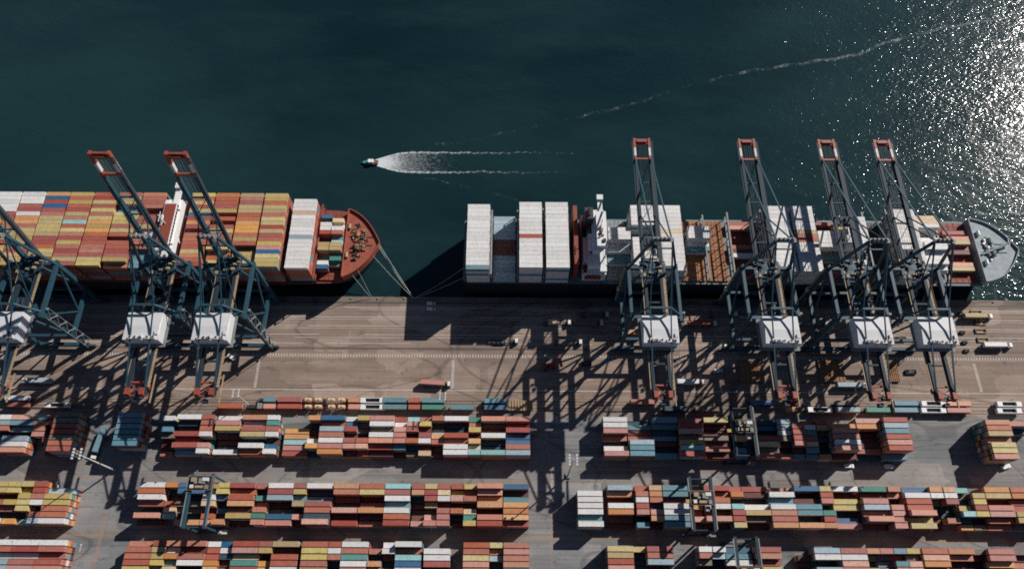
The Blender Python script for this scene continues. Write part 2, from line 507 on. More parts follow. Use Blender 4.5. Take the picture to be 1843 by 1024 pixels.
yard_block('middle far-left yard block', YB, [
 (-40, 40, 'Y4Y4N1R4R3D1W4'), (-8, 20, 'Y4Y4N1Y4R3D1O3'), (13, 20, 'Y4Y3Y4Y4Y4D1A2'), (36, 20, 'R4R4R4W4D1R4S4'), (60, 40, '..S3Y4Y4R4R4W4')])
yard_block('middle left yard block', YB, [
 (245, 40, 'W4R4W4R3D1P4N2'), (292, 20, 'O4D1N1R3C3A3..'), (313, 40, 'B4B4N2K3K2D1O3'), (361, 20, 'R3W2W4C4N1R3P3'),
 (384, 20, 'Y4Y4B3D1B2D1O4'), (407, 40, 'R4R3R4O4N3Y4N1'), (454, 20, 'R3D1G3R2R4G4P4'), (479, 40, 'W4R4S4N1K1B3P3'),
 (525, 20, 'R4Y4T3Y4N1P3N1'), (548, 40, 'W4D2T2R4R4D4P5'), (598, 40, 'O4R4N2D1P4N2R3'), (645, 40, 'R4Y4N1R2O4N2R2'),
 (691, 40, 'A4R4W4T3W4R4R4'), (740, 20, 'R4O4D1N1N1N2P3'), (763, 20, 'Y4R4R4Y3N1P3P4'), (787, 20, 'R4C4W4N2R4P4P4'),
 (811, 20, 'R4Y3P4N1R4D1N1'), (834, 20, 'Y4R3R4N1C3G3Y4'), (859, 40, 'P5P4O3O4N1P4R4'), (906, 40, 'B4N2T3O4O4O4R3')])
yard_block('middle right yard block', YB, [
 (1040, 40, '..W4W4W4W4T3W4'), (1095, 40, 'S4O3N1W4O4N2N1'), (1146, 20, 'R3R4W4R4P4D1T3'), (1171, 20, 'C4O4R4D3P4O4N1'),
 (1195, 40, 'T4T4N3W4W4T4T4'), (1245, 20, 'R3D1K2O3R2P3N1'), (1270, 40, 'R4R3R4W4N2P4N1'), (1318, 20, 'R3O4D1A4R4R4Y4'),
 (1341, 40, 'R3N3N1W3Y4K3N1'), (1384, 40, 'R2W4T3W4R4R4O4'), (1432, 40, 'B4N1N3T4T4D2O4'), (1480, 20, 'Y4R4P4D1G4R4O4'),
 (1502, 40, 'W4N2Y3Y3D1B2P3'), (1556, 40, 'G4N3P4S4R3P5N1'), (1605, 20, 'O4R3N1P4P4P4P4'), (1634, 40, 'B3W4R4R4P5Y3Y4'),
 (1681, 20, 'O4W4K2D1N1N1N1'), (1706, 20, 'O4W4R4D1D1R3..'), (1732, 20, 'A3K2D2Y3A4D2O2'), (1756, 20, '..Y4Y4R4Y4N1K2'),
 (1780, 40, 'O4Y4N2P4P4R3R2'), (1828, 40, 'R4O4R3R3Y4Y4K2')])
yard_block('bottom far-left yard block', YC, [
 (-82, 40, 'W4S4S4S4S4S4S4'), (-36, 40, 'W4R4W3S4S4S4S4'), (12, 40, 'W4R4W3R4P4P4P4'), (61, 40, 'W4R4R3R4P4S4P4')])
yard_block('bottom left yard block', YC, [
 (221, 40, 'R3R4R4R4Y4Y4R4'), (268, 20, 'R4Y4Y4Y4K3O4R4'), (292, 20, 'O4W3O4T3C4Y4R4'), (316, 40, 'R4N3R4W4D1R4O4'),
 (363, 20, 'W3R3R3O4O4W4R4'), (386, 20, 'B3W3D3N2K2R4R4'), (411, 40, 'R4P4C3G4R4Y4R4'), (457, 20, 'R4Y4D1O3Y3R4Y4'),
 (486, 40, 'Y4N2R4R4W4R4Y4'), (540, 40, 'R4Y4Y4R4O4P4R4'), (588, 20, 'R4W4R4D1D1R4Y4'), (611, 40, 'W4R4G4W4R4B4R4'),
 (661, 20, '..R3D1O4O3R4R4'), (686, 20, 'W3W4N2D1C2P3R4'), (709, 40, 'W5R3A4B4W4R4O4'), (762, 40, '..W4W4R4N1N2R4'),
 (833, 40, 'R4R4Y4P4R4Y4R4'), (881, 20, 'Y4O3S3D1D1D1R3'), (906, 40, 'R4P4R4O4T4R4P4')])
yard_block('bottom middle yard block', YC - 1.2, [
 (1095, 40, 'Y4Y4R4P4R4Y4R4'), (1141, 20, 'Y3D1D1D1N1N1R3'), (1167, 40, 'R4R4S4N1N2R3P3')])
yard_block('bottom centre-right yard block', YC - 1.2, [
 (1262, 20, 'W4R4K3N1R2R3P3'), (1287, 20, 'W4S3D1D1D2N2R3'), (1312, 40, 'B2T3W3N2R3P3R3'), (1364, 40, 'R4R4R3Y3R3R3P3')])
yard_block('bottom right yard block', YC - 1.5, [
 (1447, 20, '..N2N1N1R2R2N2'), (1460, 40, 'S4W4D1S4T3R3P3'), (1507, 40, 'R4W4P4P4R3R3Y4'), (1555, 20, 'O4K2D1Y3R3R3P3'),
 (1578, 20, 'P4K2T2R3O3R3P3'), (1601, 20, 'T4R2T4P4Y3R3O3'), (1640, 20, 'Y4K3P4P4O3R3P3'), (1668, 40, 'R4P4O4O3R3Y3P3'),
 (1714, 40, 'O4R3N1N2R3R3R3'), (1761, 20, 'K3N2N1N2R3R3O3'), (1779, 40, 'P4P4O3N2R3Y4P3'), (1830, 40, 'K3N2R2R3O3R3P3')])

# ------------------------------------------------------------------ the two container ships
DZ = 15.0
def hull_outline(xs, xb, half, yc, bow_start, power=2.2, n=14, stern_round=6):
    pts = [(xs, yc - half + stern_round * .3), (xs, yc + half - stern_round * .3), (xs + 4, yc + half)]
    for i in range(n + 1):
        t = i / n
        x = bow_start + (xb - bow_start) * math.sin(t * math.pi / 2)
        y = half * (1 - math.sin(t * math.pi / 2) ** power)
        pts.append((x, yc + y))
    top = pts[3:]
    pts += [(x, 2 * yc - y) for x, y in reversed(top[:-1])]
    pts.append((xs + 4, yc - half))
    return pts[::-1]      # counter-clockwise seen from above

def make_ship(name, label, xs, xb, half, yc, bow_start, fc_x, power, fdeck, cargo_deck, rim, bulk=1.4, fz=2.5):
    root = empty(name, ((xs + xb) / 2, yc, -4.2))
    tag(root, label, 'container ship')
    ox, oy, oz = root.location
    loc = lambda pts: [(x - ox, y - oy) for x, y in pts]
    out = hull_outline(xs, xb, half, yc, bow_start, power)
    low = [(x if x < bow_start else bow_start + (x - bow_start) * .72, yc + (y - yc) * (.97 if x < bow_start else .55)) for x, y in out]
    b = MB(); b.prism(loc(out), -6, DZ + 4.2 - 1.5, 0, inset0=loc(low))
    b.build('hull', hull_dark, root)
    # cargo deck
    inner = [(min(x, fc_x) , yc + (y - yc) * .995) for x, y in out if x <= fc_x + 4]
    b = MB(); b.prism(loc(inner), DZ + 4.2 - 1.496, DZ + 4.2 - 1.1)
    b.build('cargo_deck', cargo_deck, root)
    # raised forecastle
    fc = [(x, y) for x, y in hull_outline(fc_x, xb - .5, half * .985, yc, bow_start, power) if x >= fc_x - .1]
    k = (xb - fc_x)
    yh = [abs(y - yc) for x, y in hull_outline(xs, xb, half, yc, bow_start, power, n=60) if abs(x - fc_x) < 2.5]
    hw = (sum(yh) / len(yh)) if yh else half
    arc = [(x, y) for x, y in hull_outline(xs, xb - .2, half * .99, yc, bow_start, power, n=40) if x > fc_x]
    arc = [(fc_x, yc - hw * .985)] + arc + [(fc_x, yc + hw * .985)]
    arc.sort(key=lambda p: math.atan2(p[1] - yc, p[0] - (fc_x - 1)))
    b = MB(); b.prism(loc(arc), DZ + 4.2 - 1.49, DZ + 4.2 + fz)
    b.build('forecastle_deck', fdeck, root)
    # bulwark round the bow
    b = MB()
    for (x0, y0), (x1, y1) in zip(arc[:-1], arc[1:]):
        b.beam((x0 - ox, y0 - oy, DZ + 4.2 + fz + bulk / 2), (x1 - ox, y1 - oy, DZ + 4.2 + fz + bulk / 2), .45, bulk)
    b.build('bulwark', rim, root)
    b = MB(); b.beam((fc_x - ox, -hw * .97, DZ + 4.2 + fz + .8), (fc_x - ox, hw * .97, DZ + 4.2 + fz + .8), .5, 1.6)
    b.build('breakwater', rim, root)
    return root, (ox, oy, oz)

def foredeck_gear(root, o, cx, cy, z, spread, mats, n=26, seed=3):
    rnd = random.Random(seed)
    b = MB()
    for sy in (-1, 1):          # windlasses, chain, winches
        b.tube((cx - 2, cy + sy * 4 - 1.6, z + 1.2), (cx - 2, cy + sy * 4 + 1.6, z + 1.2), 1.1, 10, 0)
        b.box(cx - 2, cy + sy * 4, z, 2.6, 1.2, 1.2, 1)
        b.box(cx + 3.5, cy + sy * 2.6, z, 6, .5, .3, 2)
        b.tube((cx - 7, cy + sy * 9 - 1.4, z + 1), (cx - 7, cy + sy * 9 + 1.4, z + 1), .9, 10, 1)
    b.split('windlass', mats, root)
    b = MB()
    for i in range(n):
        a = rnd.uniform(-1.3, 1.3); rr = rnd.uniform(.25, 1) * spread
        x, y = cx - 6 + math.cos(a) * rr * .75, cy + math.sin(a) * rr
        t = rnd.random()
        if t < .5:
            b.tube((x - .5, y, z), (x - .5, y, z + .9), .32, 7, rnd.choice((0, 1, 2))); b.tube((x + .5, y, z), (x + .5, y, z + .9), .32, 7, rnd.choice((0, 1, 2)))
        else:
            b.box(x, y, z, rnd.uniform(.6, 1.8), rnd.uniform(.5, 1.4), rnd.uniform(.5, 1.3), rnd.choice((0, 1, 2)), rnd.random())
    b.split('deck_vent', mats, root)
    b = MB(); b.tube((cx + 4, cy, z), (cx + 4, cy, z + 9), .35, 8, r2=.2); b.beam((cx + 4, cy - 2, z + 7), (cx + 4, cy + 2, z + 7), .2)
    b.build('foremast', mats[1], root)

# left ship
LYC, LH = 200.0, 23.2
ls, lo = make_ship('container_ship', 'red-decked container ship moored at left under raised cranes, stacked with red and ochre containers',
   -420, -73.2, LH, LYC, -107, -92.4, 3.2, fore_red, deck_red, fore_red)
foredeck_gear(ls, lo, -84 - lo[0], 1, DZ + 4.2 + 2.5, 13, [deck_rust, walk_tan, dark_steel], 90)
# right ship
RYC, RH = 198.0, 20.4
rs, ro = make_ship('container_ship', 'grey-bowed container ship at right under four lowered cranes, with mostly white containers and open hatches',
   -27, 280.0, RH, RYC, 243, 256.5, 3.7, deck_pale, deck_grey, deck_pale, bulk=1.2)
foredeck_gear(rs, ro, 267 - ro[0], 1, DZ + 4.2 + 2.5, 8, [deck_grey, ship_white, dark_steel], 60, 5)
bb = MB(); bb.beam((259 - ro[0], -3, DZ + 4.2 + 2.9), (276 - ro[0], 4, DZ + 4.2 + 5.5), .9, .9)
bb.build('deck_crane_jib', deck_pale, rs)

LB = dict(name='left ship', kind='ship', under='R'); RB = dict(name='right ship', kind='ship', under='W')
def ship_bay(blk, X0, yc, cols, tier, ci, size=40, z0=DZ, under=None, pitch=2.5):
    n = len(cols)
    for i, k in enumerate(cols):
        if k == '.': continue
        t = tier[i] if isinstance(tier, (list, tuple)) else (int(tier[i]) if isinstance(tier, str) else tier)
        if t: stack(X0 + LEN[size] / 2, yc + (n / 2 - i - .5) * pitch, z0, size, k, t, blk, i, ci)

left_bays = [(-294.8, 'RYYRYYRRYYRRYYRRYY', 7), (-281.5, 'WWWWWRROOYYYRYYYYR', 7), (-268.2, 'WWWRRWOORYYYYYROYY', 7), (-255, 'OBRBRRYYYYYRRRYYRY', 7),
 (-241.8, 'YRYRRYRARYRRYRRRYR', 7), (-228.5, 'RRYRYRYOYORRRRRRYY', 7), (-215.2, 'RYYBTYYYRYRDRRRRYR', '777667777773777776'),
 (-202, 'ORRRRRRRYRWRRRTTTT', '777766777777776666'),
 (-175.2, 'YRYRYBRORRRRRRYORR', '777777777677777777'), (-162, 'ORRRYRRPRYRRRYRRYY', '777776767777776666'),
 (-148.6, 'YRRYYRROOORYRKYYYY', '777777777777766666'), (-135.3, 'YYRYYRYYRYRRYPBYYY', 7),
 (-119.9, 'WWWCWWWWWSWWWWWWW', '66666666666666666'),]
for i, (x0, s, t) in enumerate(left_bays): ship_bay(LB, x0, LYC - (.3 if len(s) == 18 else 1), s, t, i)
ship_bay(LB, -106.1, LYC - 1, 'B.WWRDTYYKGWB', '3033311331122', 13, 20)
ship_bay(LB, -99.6, LYC - 1, '.CWWRTAYYTGK.', '0323322331210', 14, 20)

right_bays = [(-24.4, 'WWWWWWWWWWWWWWWT', 6), (-10.4, 'SSSSSSNNNNSSSSSS', 1), (3.8, 'WWWWWWWWRWWWWWWW', 7), (18, 'WWWWWWWWWWWWWWWW', 7),  # teal last row of the stern bay: shade put into its colour
 (52, '.....WWWWWTT....', '0000055533220000'), (64.6, 'WWWWWTTTWWWWWWWW', '6666622266666666'), (79.6, 'WWWWWWCWWWWWWWWW', 6),
 (96.3, '....WWWWT.......', '0000444220000000'), (121, '.RP....RNW......', '0110000111000000'),
 (138.6, 'WWWWWWWW.WWWWWWW', '6666666606666666'), (152, 'WWWWWWYRRWWWWWWW', 6),
 (167.4, '.R...WWWWKT..R..', '0100044442200100'), (181.2, '.WWWWWWWW..WWW..', '0355555550023300'),
 (209, 'WWWWWWWWWWWWWWWW', 5), (222.6, '.CCW..WWWWWWWW..', '0444003355444300'), (240.6, '...R.PYRN..PY...', '0001022110011100')]
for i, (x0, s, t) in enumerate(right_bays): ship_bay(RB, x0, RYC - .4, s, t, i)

# hatch covers, lashing bridges on both ships
def ship_dress(root, o, yc, half, bays, hatches, bridges):
    for (x0, x1, m, z) in hatches:
        b = MB(); wx = x1 - x0
        for j in range(4):
            wy = (2 * half - 3) / 4
            b.box((x0 + x1) / 2 - o[0], -half + 1.5 + wy * (j + .5), DZ + 4.2 - 1.08, wx, wy - .3, z)
            for q in range(5):
                b.box(x0 + wx * (q + .5) / 5 - o[0], -half + 1.5 + wy * (j + .5), DZ + 4.2 - 1.08 + z, .25, wy - .6, .18)
            for q in range(3):
                b.box((x0 + x1) / 2 - o[0], -half + 1.5 + wy * (j + .25 + q * .25), DZ + 4.2 - 1.08 + z, wx - .6, .2, .14)
        b.build('hatch_cover', m, root)
    for x, h in bridges:
        b = MB()
        for j in range(9):
            y = -half + .6 + (2 * half - 1.2) * j / 8
            b.box(x - o[0], y, DZ + 4.2 - 1, .5, .3, h)
        b.box(x - o[0], 0, DZ + 4.2 - 1 + h, .9, 2 * half - 1, .25)
        b.box(x - o[0], 0, DZ + 4.2 - 1 + h / 2, .9, 2 * half - 1, .2)
        b.build('lashing_bridge', deck_red if root is ls else grey_steel, root)
ship_dress(ls, lo, LYC, LH, left_bays,
  [(x0 - .2, x0 + 12.4, deck_red, .95) for x0, _, _ in left_bays] + [(-106.3, -93.3, deck_red, .95)],
  [(x0 - .55, 9) for x0, _, _ in left_bays[1:]] + [(-106.7, 7)])
ship_dress(rs, ro, RYC, RH, right_bays,
  [(-24.6, -12, hatch_mat, .95), (-10.6, 2.0, hatch_mat, .95), (3.6, 16.2, hatch_mat, .95), (17.8, 30.4, hatch_mat, .95), (51.8, 64, hatch_mat, .95),
   (64.4, 77, hatch_mat, .95), (79.4, 92, hatch_mat, .95), (93.6, 106, deck_rust, .95), (107.2, 118.4, deck_rust, .95), (120.8, 133.4, deck_red, .3),
   (138.4, 151, hatch_mat, .95), (151.8, 164.4, hatch_mat, .95), (167.2, 179.8, deck_red, .6), (181, 193.6, hatch_mat, .95),
   (195.6, 207, dark_steel, .4), (208.8, 221.4, hatch_mat, .95), (222.4, 235, deck_red, .5), (238.5, 255, deck_red, .4)],
  [(-11.3, 10), (2.9, 10), (17.0, 12), (78.3, 12), (92.8, 9), (106.6, 6), (119.6, 9), (137.2, 12), (165.8, 9), (194.4, 10), (207.9, 10), (236, 6)])

# superstructures
def superstructure(root, o, x0, x1, half, top, roofm, seed, wing):
    rnd = random.Random(seed)
    xc = (x0 + x1) / 2 - o[0]; wx = x1 - x0; zb = DZ + 4.2 - 1.05
    b = MB()
    b.box(xc, 0, zb, wx, half * 1.75, top * .55)
    b.box(xc - wx * .06, 0, zb + top * .55, wx * .86, half * 1.45, top * .30)
    b.box(xc - wx * .02, 0, zb + top * .85, wx * .62, half * 1.10, top * .15)
    b.build('accommodation_block', ship_white, root)
    b = MB()
    b.box(xc, 0, zb + top * .55 + .003, wx - .5, half * 1.75 - .5, .05)
    b.box(xc - wx * .02, 0, zb + top + .003, wx * .58, half * 1.04, .06)
    b.build('deck_paint', roofm, root)
    b = MB()
    b.box(xc + wx * .1, 0, zb + top * .85, wx * .30, 2 * half + wing, 1.1)
    for sy in (-1, 1): b.box(xc + wx * .1, sy * (half + wing / 2 - 1.6), zb + top * .85 + 1.1, wx * .34, 3.2, 1.5)
    b.build('bridge_wing', ship_white, root)
    b = MB()
    for j in range(12): b.box(xc + wx * .295, -half * .5 + half * j / 11, zb + top * .9, .12, half / 14, 1.5)
    b.build('bridge_window', glass_dark, root)
    b = MB(); b.tube((xc - 1, 0, zb + top), (xc - 1, 0, zb + top + 9), .4, 8, r2=.2)
    for z, l in ((3, 3), (5.5, 2), (7, 3)): b.beam((xc - 1, -l, zb + top + z), (xc - 1, l, zb + top + z), .25)
    b.box(xc + .3, 0, zb + top + 6.2, .5, 3.2, .4)
    b.build('radar_mast', ship_white, root)
    b = MB()
    for sy in (-1, 1):
        b.tube((xc - wx * .3, sy * half * .62, zb + top * .85), (xc - wx * .3, sy * half * .62, zb + top * .85 + 2.2), 1.1, 10)
        b.tube((xc + wx * .3, sy * half * .45, zb + top * .85), (xc + wx * .3, sy * half * .45, zb + top * .85 + 1.6), .8, 10)
    b.split('satellite_dome', ship_white, root)
    for sy in (-1, 1):
        b = MB()
        y = sy * half * .93
        b.raw([(xc - 3.6, y - .9, zb + 5), (xc + 2.8, y - .9, zb + 5), (xc + 4, y, zb + 5), (xc + 2.8, y + .9, zb + 5), (xc - 3.6, y + .9, zb + 5),
               (xc - 3.9, y - 1.3, zb + 6.6), (xc + 3, y - 1.3, zb + 6.6), (xc + 4.8, y, zb + 6.6), (xc + 3, y + 1.3, zb + 6.6), (xc - 3.9, y + 1.3, zb + 6.6),
               (xc - 3, y, zb + 7.6), (xc + 3, y, zb + 7.5)],
              [(4,3,2,1,0), (0,1,6,5), (1,2,7,6), (2,3,8,7), (3,4,9,8), (4,0,5,9), (5,6,11,10), (6,7,11), (7,8,11), (8,9,10,11), (9,5,10)])
        b.build('lifeboat', crane_red, root)
    b = MB()
    for i in range(16):
        b.box(xc + rnd.uniform(-.4, .4) * wx, rnd.uniform(-.8, .8) * half, zb + top * .55 + .05, rnd.uniform(.6, 1.8), rnd.uniform(.6, 2.2), rnd.uniform(.4, 1.4), rnd.choice((0, 0, 1)))
    b.split('deck_equipment', [ship_white, dark_steel], root)
superstructure(ls, lo, -188.4, -178.0, LH, 24, deck_red, 11, 6)
zb = DZ + 3.15; X0 = 44.4 - ro[0]
b = MB()
b.box(X0, 0, zb, 12.6, 37, 7.5)
b.box(X0 + 1.2, 1, zb + 7.5, 10.0, 33, 5.5)
b.box(X0 + 2.4, 3, zb + 13, 7.6, 25, 5.0)
b.box(X0 - 4.9, -5, zb + 7.5, 2.2, 14, 4.2)
b.box(X0 - 2.6, -3, zb + 13, 2.4, 9, 3.2)
b.build('accommodation_block', ship_white, rs)
b = MB(); b.box(X0 + 3.4, 2, zb + 18, 4.6, 20, 3.2); b.build('wheelhouse', ship_white, rs)
b = MB(); b.box(X0 + 3.2, 2, zb + 21.2, 5.4, 21, .3); b.build('roof', ship_white, rs)
b = MB(); b.box(X0 + 3.4, 1, zb + 17.6, 2.6, 47, .5)
for sy in (-1, 1): b.box(X0 + 3.4, 1 + sy * 22, zb + 18.1, 3.4, 3, 1.3)
b.build('bridge_wing', ship_white, rs)
b = MB()
for j in range(14): b.box(X0 + 5.72, -7 + 18 * j / 13, zb + 19.3, .1, 1.0, 1.2)
b.build('bridge_window', glass_dark, rs)
b = MB(); b.box(X0 - 5.0, 8.5, zb + 7.53, 2.2, 12, .1); b.box(X0 - 5.0, -15.2, zb + 7.53, 2.2, 4.5, .1); b.box(X0 - 2.6, 8.6, zb + 13.02, 1.8, 7, .1)  # thin dark sheets paint in the shade of the recessed decks
for o_ in b.split('recess_shade', dark_steel, rs): pass
b = MB(); rnd = random.Random(12)
for i in range(40):
    lv = rnd.choice((0, 1, 1, 2))
    if lv == 0: x, y, z = X0 + rnd.uniform(-5.8, -4.4), rnd.uniform(-17, 17), zb + 7.6
    elif lv == 1: x, y, z = X0 + rnd.uniform(-3.2, -1.8), rnd.uniform(-13, 15), zb + 13
    else: x, y, z = X0 + rnd.uniform(1.4, 5.2), rnd.uniform(-7, 11), zb + 21.5
    b.box(x, y, z, rnd.uniform(.4, 1.5), rnd.uniform(.4, 2.0), rnd.uniform(.3, 1.3), rnd.choice((0, 1, 2, 3)))
b.split('deck_equipment', [ship_white, dark_steel, deck_red, grey_steel], rs)
b = MB(); b.tube((X0 + 2.6, 2, zb + 21.4), (X0 + 2.6, 2, zb + 31), .4, 8, r2=.2)
for z, l in ((3, 3), (5.5, 2), (7.5, 2.6)): b.beam((X0 + 2.6, 2 - l, zb + 21.4 + z), (X0 + 2.6, 2 + l, zb + 21.4 + z), .25)
b.build('radar_mast', ship_white, rs)
for sy, q in ((-1, 2), (1, 2)):
    b = MB(); b.box(X0 - 1, sy * 18.9, zb + 4.4, 8.6, 2.2, 1.6); b.box(X0 - 1, sy * 18.9, zb + 6, 6.4, 1.7, .9)
    b.build('lifeboat', crane_red, rs)
b = MB()
b.box(34.2 - ro[0], 1, DZ + 3.1, 2.2, 2 * RH - 5, 17); b.box(36 - ro[0], 4, DZ + 3.1, 1.4, 12, 9)
b.build('engine_casing', deck_red, rs)
b = MB(); b.box(41 - ro[0], 10, DZ + 3.1, 4.5, 7, 24)
for q in (-1.6, 0, 1.6): b.tube((41 - ro[0], 10 + q, DZ + 27), (41 - ro[0], 10 + q, DZ + 29.5), .55, 8)
b.build('funnel', dark_steel, rs)

# ------------------------------------------------------------------ quay cranes
LY = 144.5
def make_quay_crane(raised):
    root = empty('quay_crane', (0, LY, 0))
    G, HWX, ZB, ZA = 27.1, 12.0, 45.0, 75.0
    for sx in (-1, 1):
        for y, wd in ((0, 1.6), (G, 2.0)):
            b = MB(); b.beam((sx * HWX, y, 2.6), (sx * HWX, y, ZB), wd, wd)
            b.build('leg', crane_blue, root)
            b = MB()
            b.beam((sx * HWX - 4.6, y, 1.9), (sx * HWX + 4.6, y, 1.9), .9, 1.0)
            for q in range(8):
                b.tube((sx * HWX - 4.2 + q * 1.2, y - .3, .62), (sx * HWX - 4.2 + q * 1.2, y + .3, .62), .45, 8, 1)
                b.box(sx * HWX - 4.2 + q * 1.2, y, .7, .9, .9, .7, 2)
            b.build('bogie', [crane_blue, rubber, crane_dark], root)
        # side frames
        b = MB()
        b.beam((sx * HWX, 0, 16), (sx * HWX, G, 16), 1.5, 2.2)
        b.beam((sx * HWX, -2, ZB), (sx * HWX, G + 2, ZB), 1.5, 2.2)
        b.beam((sx * HWX, 0, ZB - 1), (sx * HWX, G / 2, 17), .8)
        b.beam((sx * HWX, G, ZB - 1), (sx * HWX, G / 2, 17), .8)
        b.build('side_frame', crane_blue, root)
        b = MB(); b.beam((sx * HWX, G, ZB), (sx * 4.4, G - .5, ZA), 1.15, 1.2)
        b.beam((sx * HWX, 1, ZB), (sx * 4.9, 0, 57), .8)
        b.split('a_frame_leg', crane_blue, root)
        b = MB()
        b.beam((sx * 4.4, G - .5, ZA), (sx * 4.9, 0, 57), .55)
        b.beam((sx * 4.9, 0, 57), (sx * 4.4, -38, 46.5), .55)
        b.beam((sx * 4.4, G - .5, ZA), (sx * 8, 2, 45.8), .5)
        b.build('backstay', crane_blue, root)
    b = MB()
    for y in (0, G):
        b.beam((-HWX - 2, y, 3.4), (HWX + 2, y, 3.4), 1.7, 2.2)
        b.beam((-HWX, y, ZB), (HWX, y, ZB), 1.6, 2.4)
        b.beam((-HWX, y, 16), (HWX, y, 16), 1.3, 1.8)
    b.split('portal_beam', crane_blue, root)
    b = MB()
    b.beam((-HWX, 0, 16.8), (0, 0, ZB - .8), .75); b.beam((HWX, 0, 16.8), (0, 0, ZB - .8), .75)
    b.beam((-HWX, G, 16.8), (-2, G, ZB - .8), 1.0); b.beam((HWX, G, 16.8), (2, G, ZB - .8), .75)
    b.split('diagonal_brace', crane_blue, root)
    b = MB()
    b.beam((-5, G - .5, ZA), (5, G - .5, ZA), 1.3, 1.2); b.beam((-5.4, 0, 57), (5.4, 0, 57), .9, .9)
    b.beam((-6.4, G, 66), (6.4, G, 66), .6)
    b.box(0, G - .5, ZA + .6, 9, 2.4, .2, 1)
    for q in (-3, -1, 1, 3): b.tube((q - .3, G - .5, ZA + 1.3), (q + .3, G - .5, ZA + 1.3), 1.0, 10, 1)
    b.split('a_frame_head', [crane_blue, grey_steel], root)
    # fixed girders (land side)
    b = MB()
    for sx in (-1, 1):
        b.beam((sx * 4, -41, ZB), (sx * 4, G + 3, ZB), 1.4, 2.4, 0)
        b.beam((sx * 4, -41.5, ZB), (sx * 4, -34, ZB), 1.3, 2.0, 1)
        b.beam((sx * 4, -34, ZB), (sx * 4, -30, ZB), 1.2, 1.9, 2)
    for y in (-41, -34.6, -24, -6, 8, 20, 29): b.beam((-4, y, ZB), (4, y, ZB), .8, .9, 1 if y < -30 else 0)
    b.beam((-4, -41, ZB), (4, -35, ZB), .4, .4, 1); b.beam((4, -41, ZB), (-4, -35, ZB), .4, .4, 1)
    b.build('rear_girder', [crane_dark, crane_red, crane_white], root)
    b = MB()
    b.box(5.4, -4, ZB + .6, 1.2, 66, .15)
    for q in range(34):
        b.box(5.95, -37 + 2 * q, ZB + .75, .08, .08, 1.1)
    b.box(5.95, -4, ZB + 1.8, .08, 66, .08)
    b.box(-5.3, -4, ZB + .6, .7, 66, .15)
    b.beam((6.3, -44, ZB - 2), (6.3, -30, ZB - 2), .5, .7)
    b.build('walkway', walk_tan, root)
    b = MB()
    for sx in (-1, 1):
        b.box(sx * 3.4, -39.5, ZB + .6, 2, 3.2, 2.0)
        b.box(sx * 4.8, -36.5, ZB - 1.6, 1.2, 2.2, 1.8)
    b.tube((-1.2, -40.5, ZB - .5), (1.2, -40.5, ZB - .5), 1.1, 10, 1)
    b.box(0, -43.3, ZB - 2.4, 2.2, 1.6, 2.6, 1)
    b.split('rear_platform', [crane_red, crane_dark], root)
    # machinery house
    b = MB()
    HW = 8.3
    b.box(0, -9.2, ZB + 1.6, 2 * HW, 13.6, 6.0)
    b.raw([(-HW - .15, -16.15, ZB + 7.6), (HW + .15, -16.15, ZB + 7.6), (HW + .15, -2.25, ZB + 7.6), (-HW - .15, -2.25, ZB + 7.6),
           (-HW + .3, -9.2, ZB + 8.1), (HW - .3, -9.2, ZB + 8.1)],
          [(0, 1, 5, 4), (2, 3, 4, 5), (1, 2, 5), (3, 0, 4), (3, 2, 1, 0)])
    h = b.build('machinery_house', house_white, root)
    b = MB()
    for q, wq in ((-4.5, 1.8), (-2.2, 1.4), (.2, 1.6), (3.6, 2.2), (6.4, 1.6)):
        b.box(q, -15.1 + random.uniform(-.3, .5), ZB + 7.65, wq, 1.5, 1.1)
        b.tube((q, -15.1, ZB + 8.75), (q, -15.1, ZB + 9.0), .5, 8, 1)
    b.box(7.2, -12.6, ZB + 7.8, 1.4, 2, .8)
    b.split('air_conditioner', [crane_white, dark_steel], h)
    b = MB()
    b.box(0, -9.4, ZB + 1.35, 2 * HW + 2.4, 16.2, .22)
    for q in range(12): b.box(-HW - 1.1, -17 + 1.4 * q, ZB + 1.6, .1, .1, 1.1); b.box(HW + 1.1, -17 + 1.4 * q, ZB + 1.6, .1, .1, 1.1)
    b.box(-HW - 1.1, -9.4, ZB + 2.6, .1, 16.2, .1); b.box(HW + 1.1, -9.4, ZB + 2.6, .1, 16.2, .1)
    b.box(0, -17.4, ZB + 2.6, 2 * HW + 2.2, .1, .1); b.box(0, -1.4, ZB + 2.6, 2 * HW + 2.2, .1, .1)
    b.build('service_platform', grey_steel, root)
    # stair tower and lift on a leg
    b = MB()
    xs_ = HWX + 1.8
    for q in range(10):
        z = 3 + q * 4.2
        b.beam((xs_, -.8 if q % 2 else 2.4, z), (xs_, 2.4 if q % 2 else -.8, z + 4.2), .8, .2)
        b.box(xs_, 2.7 if q % 2 else -1.1, z + 4.1, 1.3, 1.2, .12)
    for yy in (-1.6, 3.2): b.beam((xs_, yy, 3), (xs_, yy, ZB), .22)
    b.build('stair_tower', grey_steel, root)
    b = MB(); b.beam((-HWX - 1.4, G + .6, 4), (-HWX - 1.4, G + .6, ZB), .9, .9); b.box(-HWX - 1.4, G + .6, 18, 1.7, 1.6, 2.8, 1)
    b.build('lift', [walk_tan, crane_white], root)
    # trolley with cab
    ty = 6 if raised else 38
    b = MB()
    b.box(0, ty, ZB - .6, 6.6, 5.5, .9); 
    for sx in (-1, 1): b.box(sx * 2.6, ty, ZB + .3, 1.2, 4.6, .9); b.tube((sx * 1.4, ty - 1.5, ZB + 1), (sx * 1.4, ty + 1.5, ZB + 1), .6, 8)
    t = b.build('trolley', crane_dark, root)
    b = MB(); b.box(2.6, ty - 4.2, ZB - 5, 2.2, 2.6, 2.6); b.build('operator_cab', crane_white, t)
